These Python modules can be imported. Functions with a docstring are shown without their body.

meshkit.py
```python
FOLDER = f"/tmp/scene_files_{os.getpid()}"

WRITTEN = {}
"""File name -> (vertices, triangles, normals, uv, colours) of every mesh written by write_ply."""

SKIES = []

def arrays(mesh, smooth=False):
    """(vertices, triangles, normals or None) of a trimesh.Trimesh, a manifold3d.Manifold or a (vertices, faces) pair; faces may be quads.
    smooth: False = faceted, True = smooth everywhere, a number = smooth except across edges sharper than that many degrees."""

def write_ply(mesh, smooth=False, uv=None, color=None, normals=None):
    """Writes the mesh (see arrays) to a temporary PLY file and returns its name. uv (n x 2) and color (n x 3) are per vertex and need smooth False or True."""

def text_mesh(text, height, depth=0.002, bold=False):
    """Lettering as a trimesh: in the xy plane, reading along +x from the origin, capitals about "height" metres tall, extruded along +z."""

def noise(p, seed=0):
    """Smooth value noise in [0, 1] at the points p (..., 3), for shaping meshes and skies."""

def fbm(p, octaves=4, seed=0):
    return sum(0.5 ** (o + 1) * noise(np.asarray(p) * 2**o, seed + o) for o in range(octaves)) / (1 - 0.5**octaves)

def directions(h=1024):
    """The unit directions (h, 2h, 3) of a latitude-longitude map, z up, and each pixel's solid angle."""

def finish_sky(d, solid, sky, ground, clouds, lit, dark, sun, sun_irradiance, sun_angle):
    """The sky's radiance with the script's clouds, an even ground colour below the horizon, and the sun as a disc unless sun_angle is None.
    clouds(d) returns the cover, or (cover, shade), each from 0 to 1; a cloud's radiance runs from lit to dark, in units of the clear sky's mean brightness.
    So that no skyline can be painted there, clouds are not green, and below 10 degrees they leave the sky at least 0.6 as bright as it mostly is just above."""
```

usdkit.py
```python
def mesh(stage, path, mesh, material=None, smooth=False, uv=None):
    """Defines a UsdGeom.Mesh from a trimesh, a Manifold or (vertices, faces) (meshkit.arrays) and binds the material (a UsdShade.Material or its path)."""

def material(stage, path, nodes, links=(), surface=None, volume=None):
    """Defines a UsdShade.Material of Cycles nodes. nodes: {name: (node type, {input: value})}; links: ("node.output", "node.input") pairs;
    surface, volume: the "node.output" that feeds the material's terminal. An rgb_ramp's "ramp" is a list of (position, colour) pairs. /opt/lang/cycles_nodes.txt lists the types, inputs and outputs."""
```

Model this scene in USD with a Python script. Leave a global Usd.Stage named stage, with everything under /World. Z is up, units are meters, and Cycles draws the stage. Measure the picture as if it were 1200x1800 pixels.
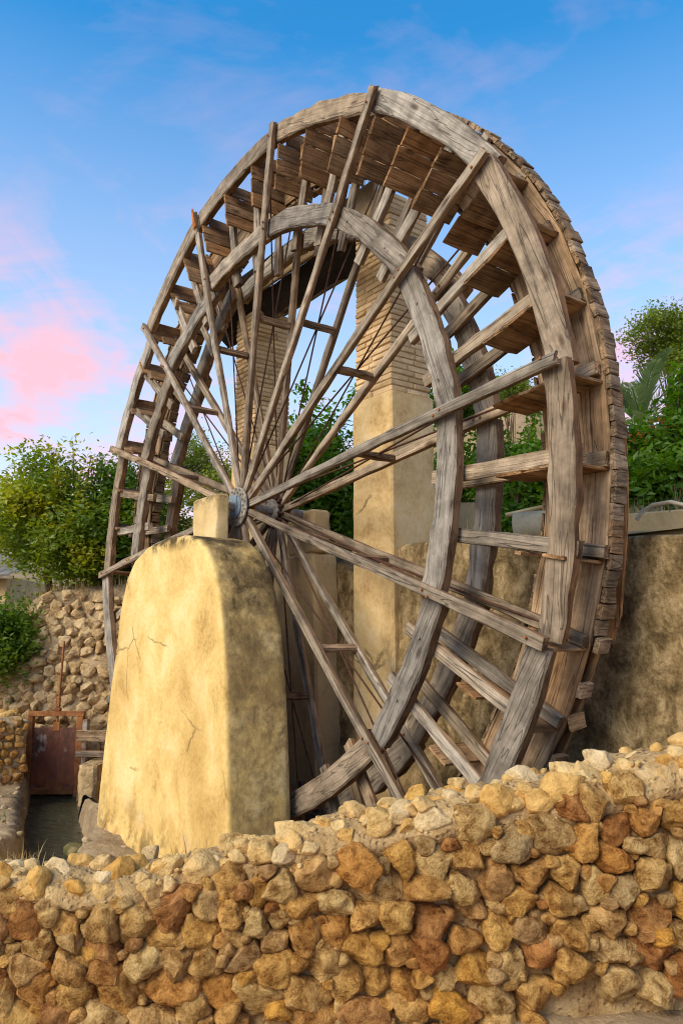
import math, random
import numpy as np, trimesh
from scipy.spatial import Voronoi
from pxr import Usd, UsdGeom, UsdLux, UsdShade, Sdf, Gf, Vt
import usdkit, meshkit

stage = Usd.Stage.CreateInMemory()
UsdGeom.SetStageUpAxis(stage, "Z"); UsdGeom.SetStageMetersPerUnit(stage, 1.0)
UsdGeom.Xform.Define(stage, "/World"); UsdGeom.Scope.Define(stage, "/World/Looks")

# ---------------------------------------------------------------- camera, sky, sun, exposure
CAM = np.array([7.1138, -3.9569, -1.3580]); YAW, PITCH = 0.93707, 0.16104
FWD = np.array([-math.sin(YAW) * math.cos(PITCH), math.cos(YAW) * math.cos(PITCH), math.sin(PITCH)])
RGT = np.array([math.cos(YAW), math.sin(YAW), 0.0]); UPV = np.cross(RGT, FWD)
FH = np.array([-math.sin(YAW), math.cos(YAW), 0.0])
cam = UsdGeom.Camera.Define(stage, "/World/camera")
cam.CreateHorizontalApertureAttr(36.0); cam.CreateVerticalApertureAttr(54.0)
cam.CreateFocalLengthAttr(36.0 * 1403.155 / 1200.0)
cam.CreateClippingRangeAttr(Gf.Vec2f(0.05, 5000))
EXPOSURE = 1.2
cam.CreateExposureAttr(EXPOSURE)
m4 = Gf.Matrix4d(*RGT, 0, *UPV, 0, *(-FWD), 0, *CAM, 1)
cam.AddTransformOp().Set(m4)

SUN = np.array([0.06, -0.80, 0.58]); SUN /= np.linalg.norm(SUN)
SUN_I, SUN_ANGLE, SKY_STRENGTH = 0.48, 42.0, 0.155
sun = UsdLux.DistantLight.Define(stage, "/World/sun")
sun.CreateNormalizeAttr(True); sun.CreateIntensityAttr(SUN_I); sun.CreateAngleAttr(SUN_ANGLE); sun.CreateColorAttr(Gf.Vec3f(1.0, 0.87, 0.66))
_x = np.cross([0, 0, 1], SUN); _x /= np.linalg.norm(_x); _y = np.cross(SUN, _x)
sun.AddTransformOp().Set(Gf.Matrix4d(*_x, 0, *_y, 0, *SUN, 0, 0, 0, 20, 1))
sky = UsdLux.DomeLight.Define(stage, "/World/sky")
skymat = usdkit.material(stage, "/World/Looks/sky_look", {
    "tc": ("texture_coordinate", {}),
    "sky": ("sky_texture", {"sky_type": "single_scattering", "sun_disc": False, "sun_elevation": float(math.asin(SUN[2])), "sun_rotation": float(math.atan2(SUN[0], SUN[1])), "air_density": 1.0, "aerosol_density": 0.6, "ozone_density": 2.0}),
    "hs": ("hsv", {"hue": 0.492, "saturation": 1.4, "value": 0.84, "fac": 1.0}),
    "sep": ("separate_xyz", {}),
    # low band: a pale lilac veil towards the horizon
    "low": ("map_range", {"from_min": 0.0, "from_max": 0.64, "to_min": 0.95, "to_max": 0.0, "clamp": True}),
    "veil": ("mix_color", {"b": (2.7, 2.62, 2.95)}),
    # clouds: soft streaks, thicker towards the horizon
    "map": ("mapping", {"scale": (1.15, 1.15, 3.4), "location": (2.0, 4.2, 8.7), "rotation": (0.25, 0.2, 0.4)}),
    "n1": ("noise_texture", {"scale": 1.35, "detail": 8.0, "roughness": 0.62, "distortion": 0.9}),
    "n2": ("noise_texture", {"scale": 5.0, "detail": 5.0, "roughness": 0.6, "distortion": 1.2}),
    "nm": ("math", {"math_type": "multiply_add", "value2": 0.30}),
    "cov": ("map_range", {"from_min": 0.64, "from_max": 0.80, "to_min": 0.0, "to_max": 0.95, "clamp": True}),
    "hi": ("map_range", {"from_min": 0.33, "from_max": 0.50, "to_min": 1.0, "to_max": 0.16, "clamp": True}),
    "cm": ("math", {"math_type": "multiply"}),
    "cl": ("mix_color", {"b": (3.2, 1.75, 2.05)}),
    "bg": ("background_shader", {"strength": SKY_STRENGTH})},
    [("sky.color", "hs.color"), ("tc.generated", "sep.vector"), ("sep.z", "low.value"), ("low.result", "veil.fac"), ("hs.color", "veil.a"),
     ("tc.generated", "map.vector"), ("map.vector", "n1.vector"), ("map.vector", "n2.vector"), ("n2.fac", "nm.value1"), ("n1.fac", "nm.value3"), ("nm.value", "cov.value"),
     ("sep.z", "hi.value"), ("cov.result", "cm.value1"), ("hi.result", "cm.value2"), ("cm.value", "cl.fac"), ("veil.result", "cl.a"), ("cl.result", "bg.color")], surface="bg.background")
UsdShade.MaterialBindingAPI.Apply(sky.GetPrim()).Bind(skymat)
sky.GetPrim().SetCustomDataByKey("kind", "structure")

# ---------------------------------------------------------------- helpers
used = {}
def numbered(parent, name):
    k = (parent, name); n = used.get(k, -1) + 1; used[k] = n
    return f"{parent}/{name}" if n == 0 else f"{parent}/{name}_{n:03d}"
def tag(o, label=None, cat=None, group=None, kind=None):
    p = o.GetPrim() if hasattr(o, "GetPrim") else o
    for k, v in (("label", label), ("category", cat), ("group", group), ("kind", kind)):
        if v: p.SetCustomDataByKey(k, v)
    return o
ORIGIN = {}
def thing(name, loc, label, cat, group=None):
    p = numbered("/World", name); x = UsdGeom.Xform.Define(stage, p)
    x.AddTranslateOp().Set(Gf.Vec3d(*map(float, loc))); ORIGIN[p] = np.eye(4); ORIGIN[p][:3, 3] = loc
    tag(x, label, cat, group); return p
def frame(c, X, Y):
    X = np.asarray(X, float); X = X / np.linalg.norm(X); Y = np.asarray(Y, float); Y = Y - X * (X @ Y); Y /= np.linalg.norm(Y)
    M = np.eye(4); M[:3, 0], M[:3, 1], M[:3, 2], M[:3, 3] = X, Y, np.cross(X, Y), c
    return M
def put(name, mesh, mat, parent=None, M=None, smooth=35, label=None, cat=None, group=None, kind=None):
    """one Mesh prim; M is its world matrix (its vertices are local to it)"""
    par = parent or "/World"; p = numbered(par, name); M = np.eye(4) if M is None else M
    o = usdkit.mesh(stage, p, mesh, "/World/Looks/" + mat, smooth)
    L = np.linalg.inv(ORIGIN.get(par, np.eye(4))) @ M
    if not np.allclose(L, np.eye(4)): o.AddTransformOp().Set(Gf.Matrix4d(*map(float, L.T.ravel())))
    ORIGIN[p] = M; tag(o, label, cat, group, kind); return p
def grid_faces(nu, nv, wrap_v=False):
    i, j = np.meshgrid(np.arange(nu - 1), np.arange(nv if wrap_v else nv - 1), indexing="ij"); j2 = (j + 1) % nv
    a, b, c, d = i * nv + j, (i + 1) * nv + j, (i + 1) * nv + j2, i * nv + j2
    return np.concatenate([np.stack([a, b, c], -1).reshape(-1, 3), np.stack([a, c, d], -1).reshape(-1, 3)])
def loft(rings):
    """closed solid through rings (n, m, 3), capped"""
    n, m = rings.shape[:2]; v = rings.reshape(-1, 3); f = grid_faces(n, m, True)
    v = np.vstack([v, rings[0].mean(0), rings[-1].mean(0)]); j = np.arange(m); k = (j + 1) % m
    f = np.vstack([f, np.stack([np.full(m, n * m), j, k], 1), np.stack([np.full(m, n * m + 1), (n - 1) * m + k, (n - 1) * m + j], 1)])
    t = trimesh.Trimesh(v, f, process=False)
    if t.volume < 0: t.invert()
    return t
def octa(a0, a1, b0, b1, c):
    return np.array([(a0 + c, b0), (a1 - c, b0), (a1, b0 + c), (a1, b1 - c), (a1 - c, b1), (a0 + c, b1), (a0, b1 - c), (a0, b0 + c)])
def beam(L, w, h, rng, n=8, ch=0.006, wob=0.006, bite=0.008, taper=1.0, rag=0.006):
    """sawn timber along x: w along y, h along z; worn arrises, slightly crooked"""
    R = []
    ph = rng.uniform(0, 6.28, 4)
    for i in range(n + 1):
        t = i / n; x = (t - .5) * L; k = 1 + (taper - 1) * t
        c = ch + abs(rng.normal(0, bite)) * (rng.random() < .6); c = min(c, .3 * w, .3 * h)
        o = octa(-w * k / 2, w * k / 2, -h / 2, h / 2, c) + rng.normal(0, wob * .25, (8, 2))
        o += [wob * math.sin(ph[0] + 3.1 * t * 1.7) , wob * math.sin(ph[1] + 4.2 * t)]
        xs = np.full(8, x) + (rng.normal(0, rag, 8) if i in (0, n) else 0)
        R.append(np.column_stack([xs, o]))
    return loft(np.array(R))
def tube(pts, r, sides=8):
    pts = np.asarray(pts, float); r = np.broadcast_to(r, len(pts)); T = np.gradient(pts, axis=0); T /= np.linalg.norm(T, axis=1)[:, None]
    ref = np.array([0, 0, 1.0]) if abs(T[0][2]) < .9 else np.array([1.0, 0, 0]); R = []
    a = np.arange(sides) / sides * 2 * math.pi
    for p, t, q in zip(pts, T, r):
        u = np.cross(t, ref); u /= np.linalg.norm(u); w = np.cross(t, u)
        R.append(p + q * (np.cos(a)[:, None] * u + np.sin(a)[:, None] * w))
    return loft(np.array(R))
def box(x0, x1, y0, y1, z0, z1, ch=0.01, rng=None, n=1, jit=0.0):
    """chamfered box as a loft along z"""
    R = []
    zs = [z0, z0 + ch] + list(np.linspace(z0, z1, n + 1)[1:-1]) + [z1 - ch, z1]
    for i, z in enumerate(zs):
        e = ch * .9 if i in (0, len(zs) - 1) else 0
        o = octa(x0 + e, x1 - e, y0 + e, y1 - e, ch)
        if rng is not None and jit: o = o + rng.normal(0, jit, o.shape)
        R.append(np.column_stack([o, np.full(8, z)]))
    return loft(np.array(R))
def fbm(p, o=4, seed=0): return meshkit.fbm(np.asarray(p, float), o, seed) - .5
def disc(r, t, n=36, ch=.004):
    a = np.arange(n) / n * 2 * math.pi; c = np.column_stack([np.cos(a), np.sin(a)])
    return loft(np.array([np.column_stack([c * q, np.full(n, z)]) for q, z in ((r - ch, -t / 2), (r, -t / 2 + ch), (r, t / 2 - ch), (r - ch, t / 2))]))
def join(ms): return trimesh.util.concatenate(ms)
MY = frame((0, 0, 0), (1, 0, 0), (0, 0, 1))              # local z -> world -y
def wall_point(d, s, z): q = CAM + FH * d + RGT * s; return np.array([q[0], q[1], z])

# ---------------------------------------------------------------- materials
def mat(name, nodes, links, surface="p.BSDF"): return usdkit.material(stage, "/World/Looks/" + name, nodes, links, surface=surface)
def wood(name, cols, tone=(0.78, 1.2), rough=0.85, along=1.0, crack=0.55, shade_wear=0.0):
    N = {"tc": ("texture_coordinate", {}), "oi": ("object_info", {}), "off": ("vector_math", {"math_type": "scale", "vector1": (7.3, 3.1, 5.7)}), "offs": ("math", {"math_type": "multiply", "value2": 17.0}),
         "add": ("vector_math", {"math_type": "add"}),
         "ma": ("mapping", {"scale": (0.7 * along, 12, 12)}), "mb": ("mapping", {"scale": (2.6 * along, 75, 75)}), "mc": ("mapping", {"scale": (0.6 * along, 17, 17)}), "mk": ("mapping", {"scale": (2.4, 6.5, 6.5)}),
         "na": ("noise_texture", {"scale": 1.0, "detail": 6.0, "roughness": 0.62, "distortion": 0.9}), "nb": ("noise_texture", {"scale": 1.0, "detail": 4.0, "roughness": 0.6}),
         "nc": ("noise_texture", {"scale": 1.0, "detail": 2.0, "roughness": 0.4, "distortion": 0.5}), "nd": ("noise_texture", {"scale": 5.0, "detail": 5.0, "roughness": 0.65}),
         "mixn": ("math", {"math_type": "multiply_add", "value2": 0.42}), "mixm": ("math", {"math_type": "multiply_add", "value2": 0.62, "value3": 0.0}),
         "ramp": ("rgb_ramp", {"ramp": list(zip((0.30, 0.43, 0.52, 0.62, 0.75), cols))}),
         "ck": ("rgb_ramp", {"ramp": [(0, (1, 1, 1)), (.452, (1, 1, 1)), (.464, (0, 0, 0)), (.470, (0, 0, 0)), (.482, (1, 1, 1)), (1, (1, 1, 1))]}),
         "ckf": ("map_range", {"from_min": 0, "from_max": 1, "to_min": 1 - crack, "to_max": 1.0}),
         "ckm": ("mix_color", {"blend_type": "multiply", "fac": 1.0}),
         "vk": ("voronoi_texture", {"scale": 1.0, "randomness": 1.0}), "vr": ("map_range", {"from_min": 0.07, "from_max": 0.19, "to_min": 0.75, "to_max": 0.0, "clamp": True}),
         "vm": ("mix_color", {"b": (0.055, 0.026, 0.012)}),
         "st": ("map_range", {"from_min": 0.36, "from_max": 0.60, "to_min": 0.6, "to_max": 1.15, "clamp": True}), "tv": ("map_range", {"from_min": 0, "from_max": 1, "to_min": tone[0], "to_max": tone[1]}),
         "tvm": ("math", {"math_type": "multiply"}), "hs": ("hsv", {"hue": 0.5, "saturation": 1.0, "fac": 1.0}), "ag": ("math", {"math_type": "multiply", "value2": 7.31}), "af": ("math", {"math_type": "fraction"}), "am": ("map_range", {"from_min": 0.3, "from_max": 1.0, "to_min": 0.0, "to_max": 0.85, "clamp": True}), "ac": ("mix_color", {"blend_type": "multiply", "b": (0.92, 0.74, 0.54)}),
         "hb": ("math", {"math_type": "multiply_add", "value2": 0.45}), "hc": ("math", {"math_type": "multiply"}),
         "bp": ("bump", {"strength": 0.85, "distance": 0.012}), "p": ("principled_bsdf", {"roughness": rough, "specular_ior_level": 0.2})}
    Lk = [("oi.random", "offs.value1"), ("offs.value", "off.scale"), ("tc.object", "add.vector1"), ("off.vector", "add.vector2"),
          *[("add.vector", f"{m}.vector") for m in ("ma", "mb", "mc", "mk", "nd")], ("ma.vector", "na.vector"), ("mb.vector", "nb.vector"), ("mc.vector", "nc.vector"), ("mk.vector", "vk.vector"),
          ("na.fac", "mixm.value1"), ("nb.fac", "mixn.value1"), ("mixm.value", "mixn.value3"), ("mixn.value", "ramp.fac"),
          ("nc.fac", "ck.fac"), ("ck.color", "ckf.value"), ("ramp.color", "vm.a"), ("vk.distance", "vr.value"), ("vr.result", "vm.fac"), ("vm.result", "ckm.a"), ("ckf.result", "ckm.b"),
          ("nd.fac", "st.value"), ("oi.random", "tv.value"), ("st.result", "tvm.value1"), ("tv.result", "tvm.value2"), ("tvm.value", "hs.value"), ("oi.random", "ag.value1"), ("ag.value", "af.value1"), ("af.value", "am.value"), ("am.result", "ac.fac"), ("ckm.result", "ac.a"), ("ac.result", "hs.color"), ("hs.color", "p.base_color"),
          ("nb.fac", "hb.value1"), ("ck.color", "hc.value1"), ("na.fac", "hb.value3"), ("hb.value", "hc.value2"), ("hc.value", "bp.height"), ("bp.normal", "p.normal")]
    if shade_wear:                                                        # outer face bleached by weather; other faces browned, shade painted in along with weathering
        N |= {"gg": ("geometry", {}), "gs": ("separate_xyz", {}), "gm": ("map_range", {"from_min": -0.75, "from_max": -0.35, "to_min": 0.0, "to_max": shade_wear, "clamp": True}), "gc": ("mix_color", {"blend_type": "multiply", "b": (0.78, 0.53, 0.34)})}
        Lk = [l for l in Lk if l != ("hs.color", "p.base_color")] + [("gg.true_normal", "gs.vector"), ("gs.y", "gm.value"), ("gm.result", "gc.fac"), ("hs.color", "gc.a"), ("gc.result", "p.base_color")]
    return mat(name, N, Lk)
wood("wood_grey", [(0.10, 0.084, 0.066), (0.205, 0.178, 0.142), (0.285, 0.254, 0.207), (0.35, 0.315, 0.262), (0.45, 0.415, 0.355)], tone=(0.66, 1.25), crack=0.42, shade_wear=1.0)
wood("wood_spoke", [(0.08, 0.063, 0.045), (0.19, 0.158, 0.118), (0.30, 0.258, 0.20), (0.39, 0.345, 0.275), (0.50, 0.455, 0.375)], tone=(0.62, 1.3), shade_wear=.85)
wood("wood_brown", [(0.10, 0.05, 0.022), (0.22, 0.125, 0.056), (0.32, 0.19, 0.09), (0.40, 0.255, 0.13), (0.48, 0.33, 0.19)], tone=(0.65, 1.2), crack=0.5)
wood("wood_tan", [(0.08, 0.046, 0.022), (0.24, 0.155, 0.085), (0.37, 0.255, 0.15), (0.46, 0.34, 0.21), (0.54, 0.42, 0.28)], tone=(0.72, 1.15), crack=0.5)
wood("wood_block", [(0.05, 0.032, 0.018), (0.17, 0.115, 0.065), (0.29, 0.205, 0.125), (0.38, 0.285, 0.18), (0.47, 0.37, 0.25)], tone=(0.55, 1.15), along=4.0)
wood("wood_rot", [(0.2, 0.05, 0.01), (0.42, 0.13, 0.02), (0.6, 0.22, 0.03), (0.7, 0.28, 0.05), (0.7, 0.35, 0.1)])

def rough_mat(name, cols, scale=3.0, bump=0.5, dist=0.02, rough=0.92, fine=26.0, space="object", stain=None, pos=(0.3, 0.42, 0.52, 0.62, 0.72), rnd=None, stretch=(1, 1, 1), pits=0.0, cracks=None):
    N = {"tc": ("texture_coordinate", {}), "mp": ("mapping", {"scale": stretch}), "na": ("noise_texture", {"scale": scale, "detail": 8.0, "roughness": 0.62, "distortion": 0.4}), "nb": ("noise_texture", {"scale": fine, "detail": 6.0, "roughness": 0.68}),
         "mm": ("math", {"math_type": "multiply_add", "value2": 0.3}), "ms": ("math", {"math_type": "multiply", "value2": 0.7}),
         "ramp": ("rgb_ramp", {"ramp": list(zip(pos, cols))}), "hb": ("math", {"math_type": "multiply_add", "value2": 0.5}),
         "bp": ("bump", {"strength": bump, "distance": dist}), "p": ("principled_bsdf", {"roughness": rough, "specular_ior_level": 0.18})}
    Lk = [(f"tc.{space}", "mp.vector"), ("mp.vector", "na.vector"), ("mp.vector", "nb.vector"), ("na.fac", "ms.value1"), ("ms.value", "mm.value3"), ("nb.fac", "mm.value1"), ("mm.value", "ramp.fac"),
          ("nb.fac", "hb.value1"), ("na.fac", "hb.value3"), ("hb.value", "bp.height"), ("bp.normal", "p.normal")]
    col = "ramp.color"
    if rnd:
        N |= {"oi": ("object_info", {}), "rr": ("rgb_ramp", {"ramp": rnd, "interpolate": True}), "rm": ("mix_color", {"blend_type": "multiply", "fac": 1.0}),
              "ov": ("vector_math", {"math_type": "scale", "vector1": (31.0, 17.0, 23.0)}), "oa": ("vector_math", {"math_type": "add"})}
        Lk = [l for l in Lk if l[1] != "mp.vector"] + [("oi.random", "ov.scale"), (f"tc.{space}", "oa.vector1"), ("ov.vector", "oa.vector2"), ("oa.vector", "mp.vector"), ("oi.random", "rr.fac"), (col, "rm.a"), ("rr.color", "rm.b")]
        col = "rm.result"
    for q, (scol, sscale, lo, hi, zlo, zhi, smax, sst, *ax2) in enumerate(stain or []):
        # weather stain: a noise patch that lies in a band of heights of the thing itself
        a = f"s{q}"
        N |= {a + "m": ("mapping", {"scale": sst}), a + "n": ("noise_texture", {"scale": sscale, "detail": 8.0, "roughness": 0.7, "distortion": 0.12}), a + "r": ("map_range", {"from_min": lo, "from_max": hi, "to_min": 0.0, "to_max": smax, "clamp": True}),
              a + "x": ("separate_xyz", {}), a + "z": ("map_range", {"from_min": zlo, "from_max": zhi, "to_min": 0.0, "to_max": 1.0, "clamp": True}), a + "u": ("math", {"math_type": "multiply"}), a + "c": ("mix_color", {"b": scol})}
        Lk += [(f"tc.{space}", a + "m.vector"), (a + "m.vector", a + "n.vector"), (a + "n.fac", a + "r.value"), (f"tc.{space}", a + "x.vector"), (a + "x.z", a + "z.value"), (a + "r.result", a + "u.value1"), (a + "z.result", a + "u.value2"),
               (a + "u.value", a + "c.fac"), (col, a + "c.a")]
        if ax2:
            N |= {a + "w": ("map_range", {"from_min": ax2[1], "from_max": ax2[2], "to_min": 0.0, "to_max": 1.0, "clamp": True}), a + "v": ("math", {"math_type": "multiply"})}
            Lk = [l for l in Lk if l != (a + "u.value", a + "c.fac")] + [(a + "x." + ax2[0], a + "w.value"), (a + "u.value", a + "v.value1"), (a + "w.result", a + "v.value2"), (a + "v.value", a + "c.fac")]
        col = a + "c.result"
    if cracks:                                                         # hair cracks and flaked edges, in patches
        N |= {"k1": ("noise_texture", {"scale": 5.0, "detail": 6.0, "roughness": 0.65}), "k2": ("mix_vector", {"fac": 0.12}), "kv": ("voronoi_texture", {"feature": "distance_to_edge", "scale": cracks}), "kr": ("map_range", {"from_min": 0.004, "from_max": 0.02, "to_min": 1.0, "to_max": 0.0, "clamp": True}),
              "kn": ("noise_texture", {"scale": 1.3, "detail": 3.0}), "kp": ("map_range", {"from_min": 0.555, "from_max": 0.62, "to_min": 0.0, "to_max": 0.6, "clamp": True}), "kk": ("math", {"math_type": "multiply"}), "kc": ("mix_color", {"b": (0.055, 0.035, 0.015)})}
        Lk += [(f"tc.{space}", "k1.vector"), (f"tc.{space}", "k2.a"), ("k1.color", "k2.b"), ("k2.result", "kv.vector"), ("kv.distance", "kr.value"), (f"tc.{space}", "kn.vector"), ("kn.fac", "kp.value"), ("kr.result", "kk.value1"), ("kp.result", "kk.value2"), ("kk.value", "kc.fac"), (col, "kc.a")]
        col = "kc.result"
    if pits:
        N |= {"vp": ("voronoi_texture", {"scale": pits, "randomness": 1.0}), "vq": ("map_range", {"from_min": 0.05, "from_max": 0.4, "to_min": 0.0, "to_max": 0.5, "clamp": True}), "hp": ("math", {"math_type": "add"})}
        Lk = [l for l in Lk if l[1] != "bp.height"] + [("mp.vector", "vp.vector"), ("vp.distance", "vq.value"), ("hb.value", "hp.value1"), ("vq.result", "hp.value2"), ("hp.value", "bp.height")]
    return mat(name, N, Lk + [(col, "p.base_color")])
rough_mat("pier_plaster", [(0.34, 0.21, 0.065), (0.55, 0.37, 0.125), (0.64, 0.45, 0.16), (0.69, 0.51, 0.21), (0.72, 0.57, 0.29)], 2.4, 0.7, 0.014, fine=30, stretch=(1, 1, .85), pos=(.34, .43, .5, .56, .65), cracks=1.7,
          stain=[((0.40, 0.24, 0.07), 1.0, .46, .62, 3.2, 1.6, .6, (1, 1, .5)), ((0.48, 0.44, 0.33), 2.6, .56, .62, 1.25, .75, .6, (1, 1, .8)), ((0.07, 0.05, 0.018), 3.4, .48, .58, 1.15, .55, .85, (1, 1, .8)), ((0.42, 0.20, 0.05), 2.6, .48, .60, 1.1, .6, .7, (1, 1, .8)),
                 ((0.04, 0.027, 0.011), 2.1, .41, .56, 1.9, 2.7, .95, (1, 1, .8), "y", -.28, -.20), ((0.22, 0.145, 0.06), 9.0, .38, .62, -1, 0, .8, (1, 1, 1), "y", -.28, -.24), ((0.035, 0.024, 0.010), 6.0, .40, .54, 3.43, 3.53, .92, (1, 1, 1)), ((0.06, 0.042, 0.018), 3.2, .47, .60, 2.5, 3.3, .7, (1, 1, .6), "x", -.75, -1.15)])
rough_mat("block_plaster", [(0.36, 0.25, 0.10), (0.50, 0.36, 0.16), (0.58, 0.43, 0.20), (0.63, 0.48, 0.25), (0.68, 0.54, 0.31)], 4, 0.5, 0.01, fine=34, stain=[((0.06, 0.045, 0.02), 5.0, .44, .58, 3.85, 4.06, .8, (1, 1, 1))])
rough_mat("pillar_plaster", [(0.40, 0.255, 0.105), (0.56, 0.385, 0.17), (0.64, 0.46, 0.215), (0.68, 0.51, 0.26), (0.72, 0.58, 0.35)], 2.2, 0.6, 0.02, fine=26, pos=(.36, .44, .5, .56, .64), cracks=1.2,
          stain=[((0.09, 0.06, 0.03), 1.5, .45, .60, 4.0, 2.9, .8, (1, 1, .4), "x", .12, .30), ((0.10, 0.07, 0.035), 2.4, .50, .62, 3.6, 2.4, .7, (1, 1, .4))])
rough_mat("wall_plaster", [(0.09, 0.06, 0.025), (0.17, 0.115, 0.05), (0.27, 0.19, 0.085), (0.39, 0.28, 0.135), (0.56, 0.42, 0.23)], 6.0, 1.0, 0.05, fine=34, stretch=(1, 1, .75), pos=(.38, .45, .505, .56, .64),
          stain=[((0.42, 0.30, 0.15), 1.0, .47, .6, 0.9, 0.0, .75, (1, 1, .3), "x", -.3, -.75), ((0.08, 0.055, 0.024), 1.3, .46, .60, 0.1, 0.6, .6, (1, 1, .4))])
rough_mat("buttress_plaster", [(0.32, 0.21, 0.095), (0.46, 0.325, 0.155), (0.55, 0.40, 0.20), (0.60, 0.45, 0.24), (0.64, 0.50, 0.30)], 1.8, 0.5, 0.02, fine=20,
          stain=[((0.09, 0.062, 0.03), 1.6, .50, .62, -2, 2.0, .7, (1, 1, .3))])
rough_mat("brick_clay", [(0.40, 0.27, 0.14), (0.57, 0.41, 0.22), (0.66, 0.49, 0.28), (0.70, 0.54, 0.32), (0.73, 0.59, 0.38)], 6, 0.7, 0.012, fine=40, rnd=[(0, (.68, .62, .52)), (.3, (.9, .86, .8)), (.6, (1.0, .97, .93)), (1, (1.08, 1.05, 1.02))])
rough_mat("mortar_joint", [(0.30, 0.20, 0.10), (0.42, 0.295, 0.155), (0.50, 0.36, 0.20), (0.55, 0.41, 0.24), (0.58, 0.45, 0.28)], 8, 0.8, 0.015)
STONE = [(0.00, (.58, .33, .10)), (.09, (.60, .42, .19)), (.18, (.52, .26, .07)), (.27, (.62, .47, .25)), (.36, (.58, .37, .13)), (.45, (.38, .165, .055)), (.54, (.58, .42, .20)), (.63, (.62, .34, .07)), (.72, (.46, .35, .19)), (.81, (.44, .21, .075)), (.90, (.60, .45, .22)), (1.0, (.55, .31, .09))]
rough_mat("field_stone", [(0.16, 0.09, 0.04), (0.50, 0.37, 0.22), (0.86, 0.76, 0.58), (1.10, 1.02, 0.84), (1.42, 1.38, 1.22)], 15, 1.0, 0.05, fine=95, rnd=STONE, pos=(.33, .42, .5, .56, .66))
rough_mat("cap_stone", [(0.36, 0.28, 0.19), (0.70, 0.63, 0.50), (0.92, 0.88, 0.78), (1.05, 1.0, 0.90), (1.2, 1.18, 1.08)], 13, 1.0, 0.03, fine=75, rnd=[(0, (.64, .43, .17)), (.25, (.67, .50, .25)), (.4, (.60, .34, .09)), (.6, (.66, .44, .17)), (.8, (.68, .55, .34)), (1, (.64, .38, .10))], pos=(.33, .42, .5, .56, .66))
rough_mat("lime_mortar", [(0.16, 0.09, 0.035), (0.34, 0.215, 0.09), (0.48, 0.32, 0.14), (0.58, 0.41, 0.20), (0.66, 0.52, 0.31)], 9, 1.0, 0.035, fine=60, pits=30.0)
rough_mat("rubble_stone", [(0.30, 0.22, 0.13), (0.62, 0.53, 0.40), (0.95, 0.88, 0.74), (1.1, 1.04, 0.9), (1.3, 1.25, 1.15)], 6, 1.0, 0.03, fine=24, rnd=[(0, (.45, .34, .20)), (.3, (.50, .39, .24)), (.6, (.40, .29, .16)), (.8, (.52, .42, .27)), (1, (.45, .33, .18))], pos=(.33, .42, .5, .56, .66))
rough_mat("rubble_mortar", [(0.14, 0.095, 0.048), (0.27, 0.195, 0.105), (0.39, 0.29, 0.165), (0.47, 0.36, 0.22), (0.54, 0.43, 0.28)], 4, 1.0, 0.05, fine=22)
rough_mat("soil", [(0.12, 0.08, 0.045), (0.22, 0.155, 0.085), (0.31, 0.225, 0.125), (0.38, 0.285, 0.17), (0.44, 0.34, 0.21)], 2.5, 1.0, 0.05, fine=20, space="object")
rough_mat("dry_earth", [(0.10, 0.08, 0.03), (0.17, 0.14, 0.055), (0.26, 0.19, 0.10), (0.36, 0.25, 0.15), (0.42, 0.31, 0.2)], 0.5, 1.0, 0.1, fine=6)
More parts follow.
